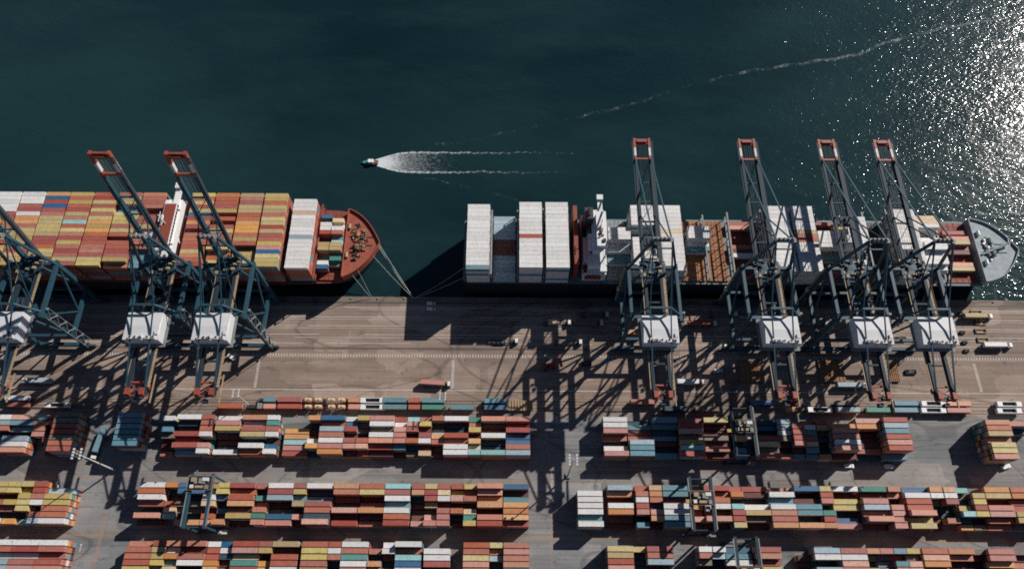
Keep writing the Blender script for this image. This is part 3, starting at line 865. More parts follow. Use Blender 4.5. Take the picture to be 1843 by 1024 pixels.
    if not raised:
        b = MB()
        for sx in (-1, 1):
            for sy in (-1, 1): b.tube((sx * 1.2, ty + sy * 1.4, 38), (sx * 1.2, ty + sy * 1.4, ZB - .6), .07, 5)
        b.box(0, ty, 37.2, 5.9, 1.6, .8, 1)
        b.build('spreader', [dark_steel, yellow_paint], t)
    # boom: built along its own axis, s = distance from the hinge
    hy, hz = G + 3.0, ZB
    ang = R(81) if raised else 0.0
    ca, sa = math.cos(ang), math.sin(ang)
    def bp(x, s, u=0): return (x, hy + s * ca - u * sa, hz + s * sa + u * ca)
    Lb = 76.5
    b = MB()
    for sx in (-1, 1):
        b.beam(bp(sx * 4, 0), bp(sx * 4, Lb - 14.5), 1.35, 2.3, 0)
        b.beam(bp(sx * 4, Lb - 14.5), bp(sx * 4, Lb - 11.5), 1.3, 2.0, 1)
        b.beam(bp(sx * 4, Lb - 11.5), bp(sx * 4, Lb - 6.2), 1.2, 1.9, 2)
        b.beam(bp(sx * 4, Lb - 6.2), bp(sx * 4, Lb), 1.3, 2.0, 1)
    for s in (2, 12, 24, 36, 48): b.beam(bp(-4, s), bp(4, s), .7, .8, 0)
    for s in (Lb - 13.2, Lb - .7, Lb - 3.0): b.beam(bp(-4.6, s), bp(4.6, s), 1.0, 1.1, 1)
    for s0, s1 in ((2, 12), (12, 24), (24, 36), (36, 48)):
        b.beam(bp(-4, s0, -.4), bp(4, s1, -.4), .28, .28, 0)
    bm = b.build('boom', [crane_blue if raised else crane_dark, crane_red, crane_white], root)
    b = MB()
    for sx, wq in ((1, 1.0), (-1, .6)): b.beam(bp(sx * 5.2, 0, .8), bp(sx * 5.2, Lb - 2, .8), wq, .14, 0)
    for sx in (1, -1): b.beam(bp(sx * 5.7, 0, 1.9), bp(sx * 5.7, Lb - 2, 1.9), .08, .08, 0)
    b.build('boom_walkway', grey_steel if raised else crane_dark, bm)
    b = MB()
    for x in (-1.6, -.6, .8, 1.9): b.beam(bp(x, 0, .2), bp(x, Lb - 2, .2), .12, .12, 0)
    b.box(*bp(0, Lb - 2.2, .6)[:2], bp(0, Lb - 2.2, .6)[2], 5.5, 1.4 , 1.0, 1)
    b.build('hoist_rope', [grey_steel if raised else dark_steel, crane_red], bm)
    if raised:
        b = MB()
        for sx in (-1, 1):
            m1 = bp(sx * 4.3, 33, 2.6); b.beam((sx * 4.4, G - .5, ZA), m1, .5); b.beam(m1, bp(sx * 4.3, 56, 1.2), .5)
            b.beam((sx * 3.4, G - .5, ZA), bp(sx * 3.6, 26, 1.2), .45)
        b.build('forestay', crane_blue, root)
    else:
        for sx in (-1, 1):
            b = MB(); b.beam((sx * 4.2, G - .5, ZA), bp(sx * 4.2, Lb - 13.5, 1), .7, .55); b.build('forestay', crane_blue, root)
            b = MB(); b.beam((sx * 3.4, G - .5, ZA), bp(sx * 3.8, 27, 1), .5, .5); b.build('forestay', crane_dark, root)
    # hinge machinery
    b = MB(); rnd = random.Random(4)
    for i in range(26):
        b.box(rnd.uniform(-6, 6), G + rnd.uniform(-6, 4), ZB + .9 + rnd.uniform(0, 2), rnd.uniform(.5, 1.8), rnd.uniform(.5, 1.8), rnd.uniform(.4, 1.4), rnd.choice((0, 0, 1, 2)))
    b.box(0, G - 1, ZB + .9, 13, 9, .15, 1)
    b.build('hinge_platform', [crane_dark, crane_blue, walk_tan], root)
    return root

qc = make_quay_crane(False)
qlabels = {
 70.7: 'blue quay crane with lowered boom nearest the right ship superstructure, westernmost of the lowered four',
 128.3: 'blue lowered quay crane second from left of the four over the right ship',
 172.0: 'blue lowered quay crane third from left of the four over the right ship',
 202.6: 'blue lowered quay crane nearest the grey pointed bow of the right ship'}
for i, (X, lab) in enumerate(qlabels.items()):
    o = qc if i == 0 else copy_tree(qc)
    o.location.x = X; tag(o, lab, 'quay crane', 'quay cranes with lowered booms')
    for ch in kids(o):
        if ch.name.startswith('trolley'): ch.location.y = (4, -9, 17, -2)[i]
qr = make_quay_crane(True)
rl = {-142.8: 'teal quay crane with raised red-tipped boom nearest the red bow of the left ship',
      -175.2: 'teal quay crane with raised boom beside the left ship bridge, middle of the raised three',
      -242.0: 'teal quay crane with raised boom cut by the left edge of the picture'}
for i, (X, lab) in enumerate(rl.items()):
    o = qr if i == 0 else copy_tree(qr)
    o.location.x = X; tag(o, lab, 'quay crane', 'quay cranes with raised booms')

# ------------------------------------------------------------------ rubber-tyred yard cranes
def make_rtg(dark, ty, cab_side):
    root = empty('yard_crane', (0, 0, 0))
    S, WX, Z = 23.4, 4.9, 21.5
    m = crane_dark if dark else crane_blue
    for sx in (-1, 1):
        for y in (0, S):
            b = MB(); b.beam((sx * WX, y, 1.8), (sx * WX, y, Z), .8, .8); b.build('leg', m, root)
            b = MB()
            for q in (-.9, .9): b.tube((sx * WX + q, y - .35, .75), (sx * WX + q, y + .35, .75), .75, 10)
            b.build('wheel', rubber, root)
        b = MB(); b.beam((sx * WX, -.8, Z), (sx * WX, S + .8, Z), 1.3, 1.6)
        b.box(sx * (WX + .9), S / 2, Z + .8, .5, S, .12, 1)
        b.build('girder', [m, grey_steel], root)
    b = MB()
    for y in (0, S):
        b.beam((-WX - 1.5, y, 2.2), (WX + 1.5, y, 2.2), .8, 1.0); b.beam((-WX, y, Z - 1.6), (WX, y, Z - 1.6), .5, .6)
    b.split('sill_beam', m, root)
    b = MB(); b.box(WX + 2.4, 0, 2.0, 4.2, 1.9, 2.3); b.box(WX + 1.6, 0, 4.3, 1.2, 1.2, .5)
    b.build('generator_housing', crane_white if not dark else grey_steel, root)
    b = MB()
    b.box(0, ty, Z + .9, 2 * WX + 1.6, 6.4, .7, 0)
    for dx, dy, sx_, sy_, h, mm in ((-3, 1.5, 2.2, 2, 1.3, 1), (2.6, 1.6, 2.6, 1.6, 1.5, 2), (0, -1.8, 3.6, 1.2, 1.2, 1), (3.4, -1.9, 1.5, 1.8, 1.1, 3), (-3.6, -1.6, 1.6, 1.6, .9, 2), (.4, .9, 1.2, 2.4, 1.6, 3)):
        b.box(dx, ty + dy, Z + 1.6, sx_, sy_, h, mm)
    for sx in (-1, 1):
        b.tube((sx * 1.8 - .8, ty, Z + 2.2), (sx * 1.8 + .8, ty, Z + 2.2), .7, 8, 3)
        b.box(sx * (WX + .8), ty, Z + 2.4, .12, 6.6, .12, 1)
        b.box(0, ty + sx * 3.3, Z + 2.4, 2 * WX + 1.6, .12, .12, 1)
    t = b.build('trolley', [dark_steel, walk_tan, crane_white, grey_steel], root)
    b = MB(); b.box(cab_side * 2.8, ty - 4.4, Z - 2.6, 2.0, 2.2, 2.4); b.build('operator_cab', crane_white, t)
    b = MB()
    for sx in (-1, 1):
        for sy in (-1, 1): b.tube((sx * 2, ty + sy * .9, 15), (sx * 2, ty + sy * .9, Z + .9), .06, 5)
    b.box(0, ty, 14.4, 12, 1.6, .6, 1)
    b.build('spreader', [dark_steel, yellow_paint], t)
    return root
for (xa, xb_, yref, Y0, dark, ty, lab) in (
   (339, 374, 900, 48.2, False, 19.5, 'teal rubber-tyred yard crane straddling the middle left block, trolley at its seaward end'),
   (1321, 1356, 790, 83.0, True, 13.5, 'dark yard crane straddling the upper right block with tan trolley mid-span'),
   (1245, 1283, 905, 48.2, True, 14.0, 'dark yard crane straddling the middle right block near the white containers'),
   (1330, 1366, 1000, 21.0, True, 8.0, 'dark yard crane over the bottom block, cut by the lower edge of the picture')):
    X = (at_row(xa, Y0 + 12, 22) + at_row(xb_, Y0 + 12, 22)) / 2
    o = make_rtg(dark, ty, 1); o.location = (X, Y0, 0)
    tag(o, lab, 'yard crane', 'rubber-tyred cranes over the yard blocks')

# ------------------------------------------------------------------ light masts
def make_mast(h):
    root = empty('light_mast', (0, 0, 0))
    b = MB(); b.box(0, 0, 0, 2.4, 2.4, .8); b.build('base', grey_steel, root)
    b = MB(); b.tube((0, 0, .8), (0, 0, h), .48, 10, r2=.22); b.build('pole', crane_white, root)
    b = MB()
    for q in range(20):
        a, a2 = 2 * math.pi * q / 20, 2 * math.pi * (q + 1) / 20
        b.beam((1.5 * math.cos(a), 1.5 * math.sin(a), h - .5), (1.5 * math.cos(a2), 1.5 * math.sin(a2), h - .5), .15)
    for q in range(4): b.beam((0, 0, h - .4), (1.5 * math.cos(q * 1.57), 1.5 * math.sin(q * 1.57), h - .5), .12)
    b.build('lamp_ring', grey_steel, root)
    for sx in (-1, 1):
        b = MB()
        for q in range(4): b.box(sx * 1.7, -2.1 + 1.4 * q, h - .6, .8, .9, .55)
        b.split('floodlight', house_white, root)
    return root
mast = make_mast(37)
for i, (xp, yp, lab) in enumerate((
    (1022, 856, 'tall slender floodlight mast standing in the cross road at the middle of the yard'),
    (206, 846, 'tall floodlight mast at left beside the grey trailer, head over the stacked containers'),
    (450, 731, 'tall floodlight mast at the train line below the raised crane nearest the bow'),
    (803, 736, 'tall floodlight mast between two blue wagons of the long train'))):
    o = mast if i == 0 else copy_tree(mast)
    P = at(xp, yp); o.location = (P.x, P.y, .01)
    if i >= 2: o.scale = (.8, .8, .62)
    tag(o, lab, 'light mast', 'floodlight masts')

# ------------------------------------------------------------------ trains: wagons, tanks, open wagons
def make_wagon(L, m):
    root = empty('rail_wagon', (0, 0, 0))
    b = MB(); b.box(0, 0, 1.0, L, .7, .35)
    for sy in (-1, 1): b.box(0, sy * 1.15, 1.05, L, .25, .3)
    for q in range(7): b.box(-L / 2 + .3 + (L - .6) * q / 6, 0, 1.1, .3, 2.5, .2)
    b.build('underframe', m, root)
    for sx in (-1, 1):
        b = MB()
        for dx in (-.9, .9):
            for sy in (-1, 1): b.tube((sx * (L / 2 - 2) + dx, sy * .75 - .06, .58), (sx * (L / 2 - 2) + dx, sy * .75 + .06, .58), .45, 10)
        b.box(sx * (L / 2 - 2), 0, .55, 2.4, 1.9, .3)
        b.build('bogie', dark_steel, root)
    return root
def make_open_wagon():
    root = make_wagon(13.0, grey_steel); root.name = 'open_wagon'
    b = MB(); L, wd = 12.6, 2.6
    for sy in (-1, 1): b.box(0, sy * (wd / 2 - .12), 1.4, L, .24, 2.2)
    for sx in (-1, 1): b.box(sx * (L / 2 - 1.3), 0, 1.4, 2.6, wd - .5, 2.2)
    b.box(0, 0, 1.4, L - 5.2, wd - .5, .9, 1)
    b.build('body', [ship_white, dark_steel], root)
    return root
def make_tank():
    root = empty('tank_container', (0, 0, 0))
    b = MB()
    b.tube((-2.2, 0, 1.35), (2.2, 0, 1.35), 1.12, 14)
    b.tube((2.2, 0, 1.35), (2.75, 0, 1.35), 1.12, 14, r2=.6); b.tube((-2.75, 0, 1.35), (-2.2, 0, 1.35), .6, 14, r2=1.12)
    b.build('tank', tank_cream, root)
    b = MB()
    for sx in (-1, 1):
        for sy in (-1, 1): b.box(sx * 2.95, sy * 1.12, 0, .16, .16, 2.55)
        b.box(sx * 2.95, 0, 2.42, .14, 2.2, .14); b.box(sx * 2.95, 0, .02, .14, 2.2, .14)
    for sy in (-1, 1): b.box(0, sy * 1.12, 0, 5.8, .12, .14)
    b.build('frame', crane_red, root)
    b = MB(); b.box(0, 0, 2.46, 1.6, .6, .06); b.tube((0, 0, 2.4), (0, 0, 2.62), .25, 8); b.build('hatch', grey_steel, root)
    return root
T1, T2 = 114.5, 110.9   # seaward and landward tracks
wag = make_wagon(13.2, dark_steel)
wn = [0]; Wtxt = {}
def place_wagon(xp, Y, what):
    o = wag if wn[0] == 0 else copy_tree(wag)
    wn[0] += 1
    X = at_row(xp, Y, 2.5)
    o.location = (X, Y, .0)
    tag(o, what, 'wagon', 'wagons of the freight trains')
    return X
tr = dict(name='train', kind='train')
def train_container(xp, Y, size, key, idx, extra):
    X = at_row(xp, Y, 2.5)
    pool.append(dict(x=X, y=Y, z=1.36, s=size, k=key, top=True, b=dict(name=extra, kind='train'), r=0, c=idx, rz=0, solo=False))
side = {T1: 'seaward', T2: 'landward'}
cnt = 0
# (centre px, size, seaward key, landward key)
TR = [(33, 40, 'W', 'R'), (104, 40, None, None), (416, 40, None, 'R'), (486, 20, 'T', 'P'), (522, 40, 'R', 'R'), (638, 20, 'O', 'P'),
      (711, 40, 'T', 'T'), (746, 20, 'R', 'R'), (781, 40, 'T', 'G'), (832, 40, None, 'T'), (893, 40, 'T', 'B'),
      (1156, 40, 'R', None), (1216, 40, None, 'D'), (1272, 40, None, 'K'), (1372, 40, 'B', None), (1424, 20, 'N', 'O'), (1525, 40, 'K', 'S'), (1579, 40, None, 'G'), (1629, 40, 'T', 'T'), (1724, 40, 'P', 'P')]
ordn = ['first', 'second', 'third', 'fourth', 'fifth', 'sixth', 'seventh', 'eighth', 'ninth', 'tenth', 'eleventh', 'twelfth', 'thirteenth',
        'fourteenth', 'fifteenth', 'sixteenth', 'seventeenth', 'eighteenth', 'nineteenth', 'twentieth', 'twenty-first', 'twenty-second', 'twenty-third', 'twenty-fourth', 'twenty-fifth', 'twenty-sixth', 'twenty-seventh', 'twenty-eighth']
wagons = {T1: [], T2: []}
for i, (xp, size, a, c) in enumerate(TR):
    for Y, k in ((T1, a), (T2, c)):
        if k:
            wagons[Y].append((xp, size, k))
            train_container(xp, Y, size, k, i, '%s-track train' % side[Y])
tanks = []
for xp in (555, 573, 597, 615):
    for Y in (T1, T2): tanks.append((xp, Y))
tk = make_tank()
for i, (xp, Y) in enumerate(tanks):
    o = tk if i == 0 else copy_tree(tk)
    o.location = (at_row(xp, Y, 2.6), Y, 1.36); o.scale.x = .72
    tag(o, 'cream tank container, %s pair from left, on the %s track' % (ordn[i // 2], side[Y]), 'tank container', 'cream tank containers on the train')
for Y in (T1, T2):
    centres = sorted([(xp, WORD[k]) for xp, s, k in wagons[Y] if s == 40] + [(486, 'short ' + WORD[[k for xp, s, k in wagons[Y] if xp == 486][0]]),
              (564, 'cream tank pair'), (606, 'second cream tank pair'), (638, 'short orange'), (746, 'short red')])
    lastx = -1e9
    for i, (xp, txt) in enumerate(centres):
        X = at_row(xp, Y, 2.5)
        if X - lastx < 13.3:
            continue
        lastx = X
        what = 'dark flat wagon under the %s load, %s from left on the %s track' % (txt if 'pair' in txt else txt + ' container', ordn[i], side[Y])
        place_wagon(xp, Y, what)
ow = make_open_wagon(); first = True
on = 0
for xp, Ys in ((671, (T1, T2)), (104, (T2,)), (1475, (T2,)), (1679, (T1, T2)), (1815, (T1, T2))):
    for Y in Ys:
        o = ow if first else copy_tree(ow); first = False
        o.location = (at_row(xp, Y, 2.5), Y, 0)
        where = {671: 'between the orange and teal containers', 104: 'at the far left below the raised crane', 1475: 'at the right of the dark yard crane',
                 1679: 'between teal and salmon loads at right', 1815: 'at the right edge of the picture'}[xp]
        tag(o, 'white open wagon with dark hold, %s track, %s' % (side[Y], where), 'wagon', 'white open wagons')
# shunting locomotive and empty rusty flat wagons
lc = empty('locomotive', (at_row(465, T2, 2), T2, 0)); tag(lc, 'small dark shunting locomotive beside the floodlight mast on the left track', 'locomotive')
b = MB(); b.box(0, 0, .9, 11.5, 2.7, .5); b.box(-2.6, 0, 1.4, 5.6, 1.8, 1.8); b.box(3.9, 0, 1.4, 2.4, 1.8, 1.4); b.build('body', dark_steel, lc)
b = MB(); b.box(1.4, 0, 1.4, 2.4, 2.7, 2.7); b.box(1.4, 0, 4.1, 2.7, 2.9, .15, 1); b.build('cab', [hull_dark, grey_steel], lc)
for sx in (-1, 1):
    b = MB()
    for dx in (-1, 1):
        for sy in (-1, 1): b.tube((sx * 3.6 + dx, sy * .75 - .06, .5), (sx * 3.6 + dx, sy * .75 + .06, .5), .5, 10)
    b.split('wheel', rubber, lc)
b = MB()
rw = empty('flat_wagon', (at_row(937, 112.7, 1), 112.7, 0)); tag(rw, 'rusty empty flat wagon with yellow bolster at the right end of the long train', 'wagon')
b = MB(); b.box(0, 0, 1, 13, 5.4, .4); 
for q in range(9): b.box(-6 + 1.5 * q, 0, 1.4, .35, 5.4, .35)
b.build('deck', walk_tan, rw)
b = MB()
for q in range(4): b.box(-7.6, -2 + 1.35 * q, 1.2, 2.4, .9, .9)
b.build('bolster', yellow_paint, rw)
b = MB()
for sx in (-4, 4):
    for sy in (-1.8, 1.8): b.box(sx, sy, .1, 2.2, 1.6, .9)
b.split('bogie', rubber, rw)

# ------------------------------------------------------------------ lorries, cars, reach stacker, hatch covers on the apron
def make_truck(body=None):
    root = empty('terminal_tractor', (0, 0, 0))
    b = MB()
    for sy in (-1, 1): b.box(-1.2, sy * .55, 1.05, 13.0, .22, .3)
    for q in range(6): b.box(-7.4 + 2.5 * q, 0, 1.1, .25, 2.4, .2)
    b.build('trailer', grey_steel, root)
    b = MB(); b.box(6.6, 0, .75, 4.0, 1.1, .4); b.build('chassis', dark_steel, root)
    b = MB()
    b.raw([(6.7, -1.2, 1.1), (8.6, -1.2, 1.1), (8.6, 1.2, 1.1), (6.7, 1.2, 1.1), (6.75, -1.15, 3.0), (8.2, -1.15, 3.0), (8.2, 1.15, 3.0), (6.75, 1.15, 3.0)], BF)
    cabo = b.build('cab', ship_white, root)
    b = MB(); b.raw([(8.58, -1.05, 1.75), (8.58, 1.05, 1.75), (8.27, 1.0, 2.8), (8.27, -1.0, 2.8), (8.64, -1.05, 1.75), (8.64, 1.05, 1.75), (8.33, 1.0, 2.8), (8.33, -1.0, 2.8)],
                    [(0,3,2,1),(4,5,6,7),(0,1,5,4),(1,2,6,5),(2,3,7,6),(3,0,4,7)])
    b.build('windscreen', glass_dark, cabo)
    for x in (-6.2, -4.9, 5.4, 7.8):
        for sy in (-1, 1):
            b = MB(); b.tube((x, sy * 1.05 - .22, .52), (x, sy * 1.05 + .22, .52), .52, 10); b.build('wheel', rubber, root)
    return root
tt = make_truck(); tfirst = [True]
def truck(xp, yp, rz, label, load=None, loadlab=None, size=40):
    o = tt if tfirst[0] else copy_tree(tt); tfirst[0] = False
    P = at(xp, yp, 1.5); o.location = (P.x, P.y, .012); o.rotation_euler = (0, 0, rz)
    tag(o, label, 'lorry', 'terminal tractors with trailers')
    if load:
        c, s = math.cos(rz), math.sin(rz)
        pool.append(dict(x=P.x - 1.2 * c, y=P.y - 1.2 * s, z=1.36, s=size, k=load, top=True, b=dict(name='', kind='solo'), r=0, c=0, rz=rz, solo=loadlab))
truck(783, 690, R(-3), 'lorry with white cab carrying an orange-red container alone on the open apron', 'P', 'salmon-red container on the lone lorry on the open apron')
truck(1792, 622, 0, 'lorry pulling a white container at right edge below the tan one', 'W', 'white container on the lorry at the right edge of the apron')
truck(1757, 570, 0, 'lorry pulling a tan container near the quay edge right of all cranes', 'Y', 'tan container on the lorry right of the bow-side crane')
truck(1000, 581, 0, 'lorry in ship shadow with short ochre container, left of a second lorry', 'C', 'short cream container on a shaded lorry below the right ship', 20)
truck(1058, 581, 0, 'lorry in ship shadow left of the first lowered crane', 'K', 'taupe container on the shaded lorry left of the first lowered crane')
truck(1068, 566, 0, 'empty lorry in ship shadow just above two loaded lorries')
truck(1262, 582, 0, 'lorry with maroon container between the first two lowered cranes', 'R', 'rust-red container on the lorry between first and second lowered cranes')
truck(905, 614, 0, 'shaded empty lorry left of the crane shadow near the landside rail')
truck(1020, 616, 0, 'shaded empty lorry by the landside rail under the crane shadow stripes')
truck(1530, 694, 0, 'lorry with grey container below the third lowered crane', 'S', 'silver-grey container on the lorry below the third lowered crane')
truck(180, 797, R(262), 'lorry with long grey-blue trailer parked across the lane at left', 'T', 'long grey-blue container on the lorry parked across the lane at left')

truck(1143, 600, 0, 'shaded lorry with orange container close left of the first lowered crane house', 'O', 'orange container on the shaded lorry beside the first crane house')
truck(1300, 566, 0, 'empty lorry in ship shadow between first and second lowered cranes')
truck(1462, 582, 0, 'shaded lorry with taupe container between second and third lowered cranes', 'K', 'taupe container on the lorry between second and third lowered cranes')
truck(1455, 612, R(180), 'empty lorry near the landside rail between second and third lowered cranes')
truck(1330, 625, R(180), 'empty lorry near the landside rail left of the second lowered crane')
truck(1240, 688, 0, 'lorry with white container in the crane shadows right of the first lowered crane', 'W', 'white container on the lorry right of the first lowered crane boom end')
truck(70, 686, R(180), 'lorry with grey container at lower left behind the leftmost raised crane', 'S', 'silver-grey container on the lorry behind the leftmost raised crane')

def make_car():
    root = empty('van', (0, 0, 0))
    b = MB()
    prof = [(-2.4, .35), (2.4, .35), (2.4, .95), (1.5, 1.1), (.9, 1.75), (-2.3, 1.8), (-2.4, 1.0)]
    n = len(prof)
    vs = [(x, -.9, z) for x, z in prof] + [(x, .9, z) for x, z in prof]
    b.raw(vs, [tuple(range(n)), tuple(range(n, 2 * n))[::-1]] + [(i, n + i, n + (i + 1) % n, (i + 1) % n) for i in range(n)])
    b.build('body', ship_white, root)
    b = MB(); b.raw([(1.46, -.8, 1.14), (1.46, .8, 1.14), (.92, .76, 1.72), (.92, -.76, 1.72), (1.5, -.8, 1.16), (1.5, .8, 1.16), (.96, .76, 1.75), (.96, -.76, 1.75)],
                    [(0,3,2,1),(4,5,6,7),(0,1,5,4),(1,2,6,5),(2,3,7,6),(3,0,4,7)]); b.build('windscreen', glass_dark, root)
    for x in (-1.5, 1.5):
        for sy in (-1, 1):
            b = MB(); b.tube((x, sy * .85 - .1, .35), (x, sy * .85 + .1, .35), .35, 10); b.build('wheel', rubber, root)
    return root
cr = make_car()
for i, (xp, yp, rz, lab) in enumerate(((776, 548, 0, 'white van near the quay edge, upper of two parked side by side'),
    (776, 557, 0, 'white van near the quay edge, lower of two parked side by side'),
    (1292, 668, .1, 'white van on the apron right of the first lowered crane'),
    (1527, 839, 0, 'white van in the lane south of the upper right block'),
    (1599, 840, 0, 'white van in the lane near the right end of the upper right block'),
    (1809, 840, .3, 'white van in the lane below the far-right block'),
    (418, 644, -.5, 'white van beside the landside rail under the bow-side raised crane'))):
    o = cr if i == 0 else copy_tree(cr)
    P = at(xp, yp); o.location = (P.x, P.y, .012); o.rotation_euler = (0, 0, rz)
    tag(o, lab, 'van', 'white vans about the terminal')

P = at(988, 660)
rk = empty('reach_stacker', (P.x, P.y, .01), R(12)); tag(rk, 'red reach stacker with lifted arm working on the apron below the lorries', 'reach stacker')
b = MB(); b.box(0, 0, .7, 7, 2.8, 1.3); b.box(-2.6, 0, 2.0, 2.2, 2.6, 1.0); b.build('body', crane_red, rk)
b = MB(); b.box(-.2, 0, 2.0, 1.6, 1.5, 1.7); b.build('cab', glass_dark, rk)
b = MB(); b.beam((-3, 0, 3), (6, 0, 6.2), .9, .9); b.build('arm', crane_red, rk)
b = MB(); b.box(6, 0, 4.9, 1.4, 6.2, .6); b.build('spreader', deck_red, rk)
for x in (-2.4, 2.4):
    for sy in (-1, 1):
        b = MB(); b.tube((x, sy * 1.5 - .4, .85), (x, sy * 1.5 + .4, .85), .85, 12); b.build('wheel', rubber, rk)

def make_cover():
    root = empty('hatch_cover', (0, 0, 0))
    b = MB(); b.box(0, 0, .3, 13, 11.6, 1.0); b.build('panel', hatch_brown, root)
    b = MB()
    for q in range(6): b.box(-5.8 + 2.3 * q, 0, 1.3, .3, 11.2, .22)
    for q in range(4): b.box(0, -4.5 + 3 * q, 1.3, 12.6, .3, .2)
    b.build('stiffener', deck_rust, root)
    b = MB()
    for sx in (-1, 1):
        for sy in (-1, 1): b.box(sx * 5.5, sy * 5, 0, 1, 1, .3)
    b.split('timber_block', walk_tan, root)
    return root
hc = make_cover()
for i, (xp, yp, sxx, lab) in enumerate(((1352, 668, 1, 'large rusty ribbed hatch cover lying left of the second lowered crane'),
    (1497, 668, 1, 'large rusty ribbed hatch cover lying between second and third lowered cranes'),
    (1606, 668, .45, 'narrow ochre hatch cover lying right of the third lowered crane'))):
    o = hc if i == 0 else copy_tree(hc)
    P = at(xp, yp, .8); o.location = (P.x, P.y, .012); o.scale.x = sxx
    tag(o, lab, 'hatch cover', 'hatch covers lying on the apron')
def make_frame():
    root = empty('lifting_frame', (0, 0, 0))
    b = MB()
    for sy in (-1, 1): b.box(0, sy * 1.1, .3, 6, .3, .5)
    b.build('beam', yellow_paint, root)
    b = MB()
    for sx in (-1, 1): b.box(sx * 2.8, 0, 0, .5, 2.6, .8)
    b.split('end_beam', dark_steel, root)
    return root
lf = make_frame()
for i, (xp, yp, lab) in enumerate(((1756, 563, 'yellow lifting frame on the apron behind the tan container lorry'), (1763, 581, 'yellow lifting frame just below the tan container lorry'),
    (1764, 596, 'yellow lifting frame midway between the two right-edge lorries'), (1768, 612, 'yellow lifting frame touching the tail of the white container lorry'))):
    o = lf if i == 0 else copy_tree(lf)
    P = at(xp, yp); o.location = (P.x, P.y, .012); tag(o, lab, 'lifting frame', 'lifting frames on the apron')
# dark gear stacked on the apron
def make_gear(seed):
    rnd = random.Random(seed); root = empty('lashing_bin', (0, 0, 0))
    b = MB(); b.box(0, 0, 0, 5.6, 2.3, .25)
    for sx in (-1, 1): b.box(sx * 2.75, 0, .25, .12, 2.3, 1)
    for sy in (-1, 1): b.box(0, sy * 1.1, .25, 5.6, .1, 1)
    b.build('bin', dark_steel, root)
    b = MB()
    for i in range(14): b.beam((rnd.uniform(-2.4, 0), rnd.uniform(-.9, .9), rnd.uniform(.4, 1)), (rnd.uniform(.3, 2.4), rnd.uniform(-.9, .9), rnd.uniform(.4, 1.1)), .1)
    b.build('lashing_rods', grey_steel, root)
    return root
lg = make_gear(2)
for i, (xp, yp, lab) in enumerate(((1638, 670, 'dark steel bin of lashing rods between third and fourth lowered cranes'), (1620, 611, 'dark lashing bin right of the third machinery house'),
    (1731, 599, 'small dark lashing bin left of the yellow frames'), (1735, 617, 'small dark lashing bin left of the white container lorry'),
    (1728, 566, 'small dark lashing bin left of the tan container lorry'), (1738, 632, 'lowest small dark lashing bin right of the fourth crane'),
    (1055, 655, 'dark lashing bin on the striped apron right of the reach stacker'), (900, 617, 'lashing bin lying behind the shaded lorry at the landside rail'))):
    o = lg if i == 0 else copy_tree(lg)
    P = at(xp, yp); o.location = (P.x, P.y, .012)
    if i in (2, 3, 4, 5): o.scale = (.45, .7, .9)
    tag(o, lab, 'lashing bin', 'lashing bins on the apron')

# quay furniture: bollards and fenders along the edge
bo = empty('bollard', (0, 0, 0)); b = MB(); b.tube((0, 0, 0), (0, 0, .55), .28, 10); b.build('post', dark_steel, bo)
b = MB(); b.tube((0, 0, .55), (0, 0, .75), .45, 10, r2=.38); b.build('cap', yellow_paint, bo)
first = True; bi = 0
xs_b = []
x = -270.0
while x < 285: xs_b.append(x); x += 15
for i, x in enumerate(xs_b):
    o = bo if i == 0 else copy_tree(bo)
    o.location = (x, QY - 1.1, .0); tag(o, 'small steel mooring bollard on the quay edge', 'bollard', 'mooring bollards along the quay edge')
b = MB(); b.box(0, 0, -2.6, 1.8, 1.0, 2.4)
fd = b.build('fender', rubber); first = True
for i, x in enumerate(xs_b[::1]):
    o = fd if i == 0 else fd.copy()
    if i: C.objects.link(o)
    o.location = (x + 7, QY + .5, 0); tag(o, 'black rubber fender on the quay wall', 'fender', 'rubber fenders along the quay wall')

# mooring lines
def rope(p, q, sag, lab, r=.13):
    p, q = Vector(p), Vector(q); b = MB(); n = 10; last = p
    for i in range(1, n + 1):
        t = i / n; c = p.lerp(q, t); c.z -= sag * 4 * t * (1 - t)
        b.tube(last, c, r, 5); last = c
    tag(b.build('mooring_line', rope_mat), lab, 'mooring line', 'mooring lines')
fz = DZ + 2.6
bowL = Vector((-74.2, 200, fz)); A = at(745, 528); B = at(669, 528)
for i, (p, q, sg, lab) in enumerate((
   (bowL, (A.x, QY - 1, .6), 1.2, 'thick pale mooring line, rightmost from the red bow'),
   (bowL + Vector((-.6, -.8, 0)), (A.x - .6, QY - 1, .6), 2.0, 'pale mooring line close beside the rightmost one from the red bow'),
   ((-76.5, 192, fz), (A.x - .2, QY - 1, .6), 1.5, 'thin mooring line crossing from red bow side to the right-hand bollard'),
   ((-88, 181.8, fz), (B.x, QY - 1, .6), 1.0, 'short mooring line left of the pair from the red bow shoulder'),
   ((-84.5, 184, fz), (B.x + .6, QY - 1, .6), 1.0, 'short mooring line right of the pair from the red bow shoulder'),
   ((-27, 186, DZ), (A.x + .5, QY - 1, .6), 1.5, 'stern mooring line of the right ship crossing the dark water'),
   ((-27, 180, DZ), (A.x + 1.2, QY - 1, .6), .8, 'lower stern mooring line of the right ship'),
   ((265, 186, fz), (at(1790, 533).x, QY - 1, .6), 2.5, 'slack mooring line below the grey pointed bow'))):
    rope(p, q, sg, lab, .16 if i < 2 else .09)

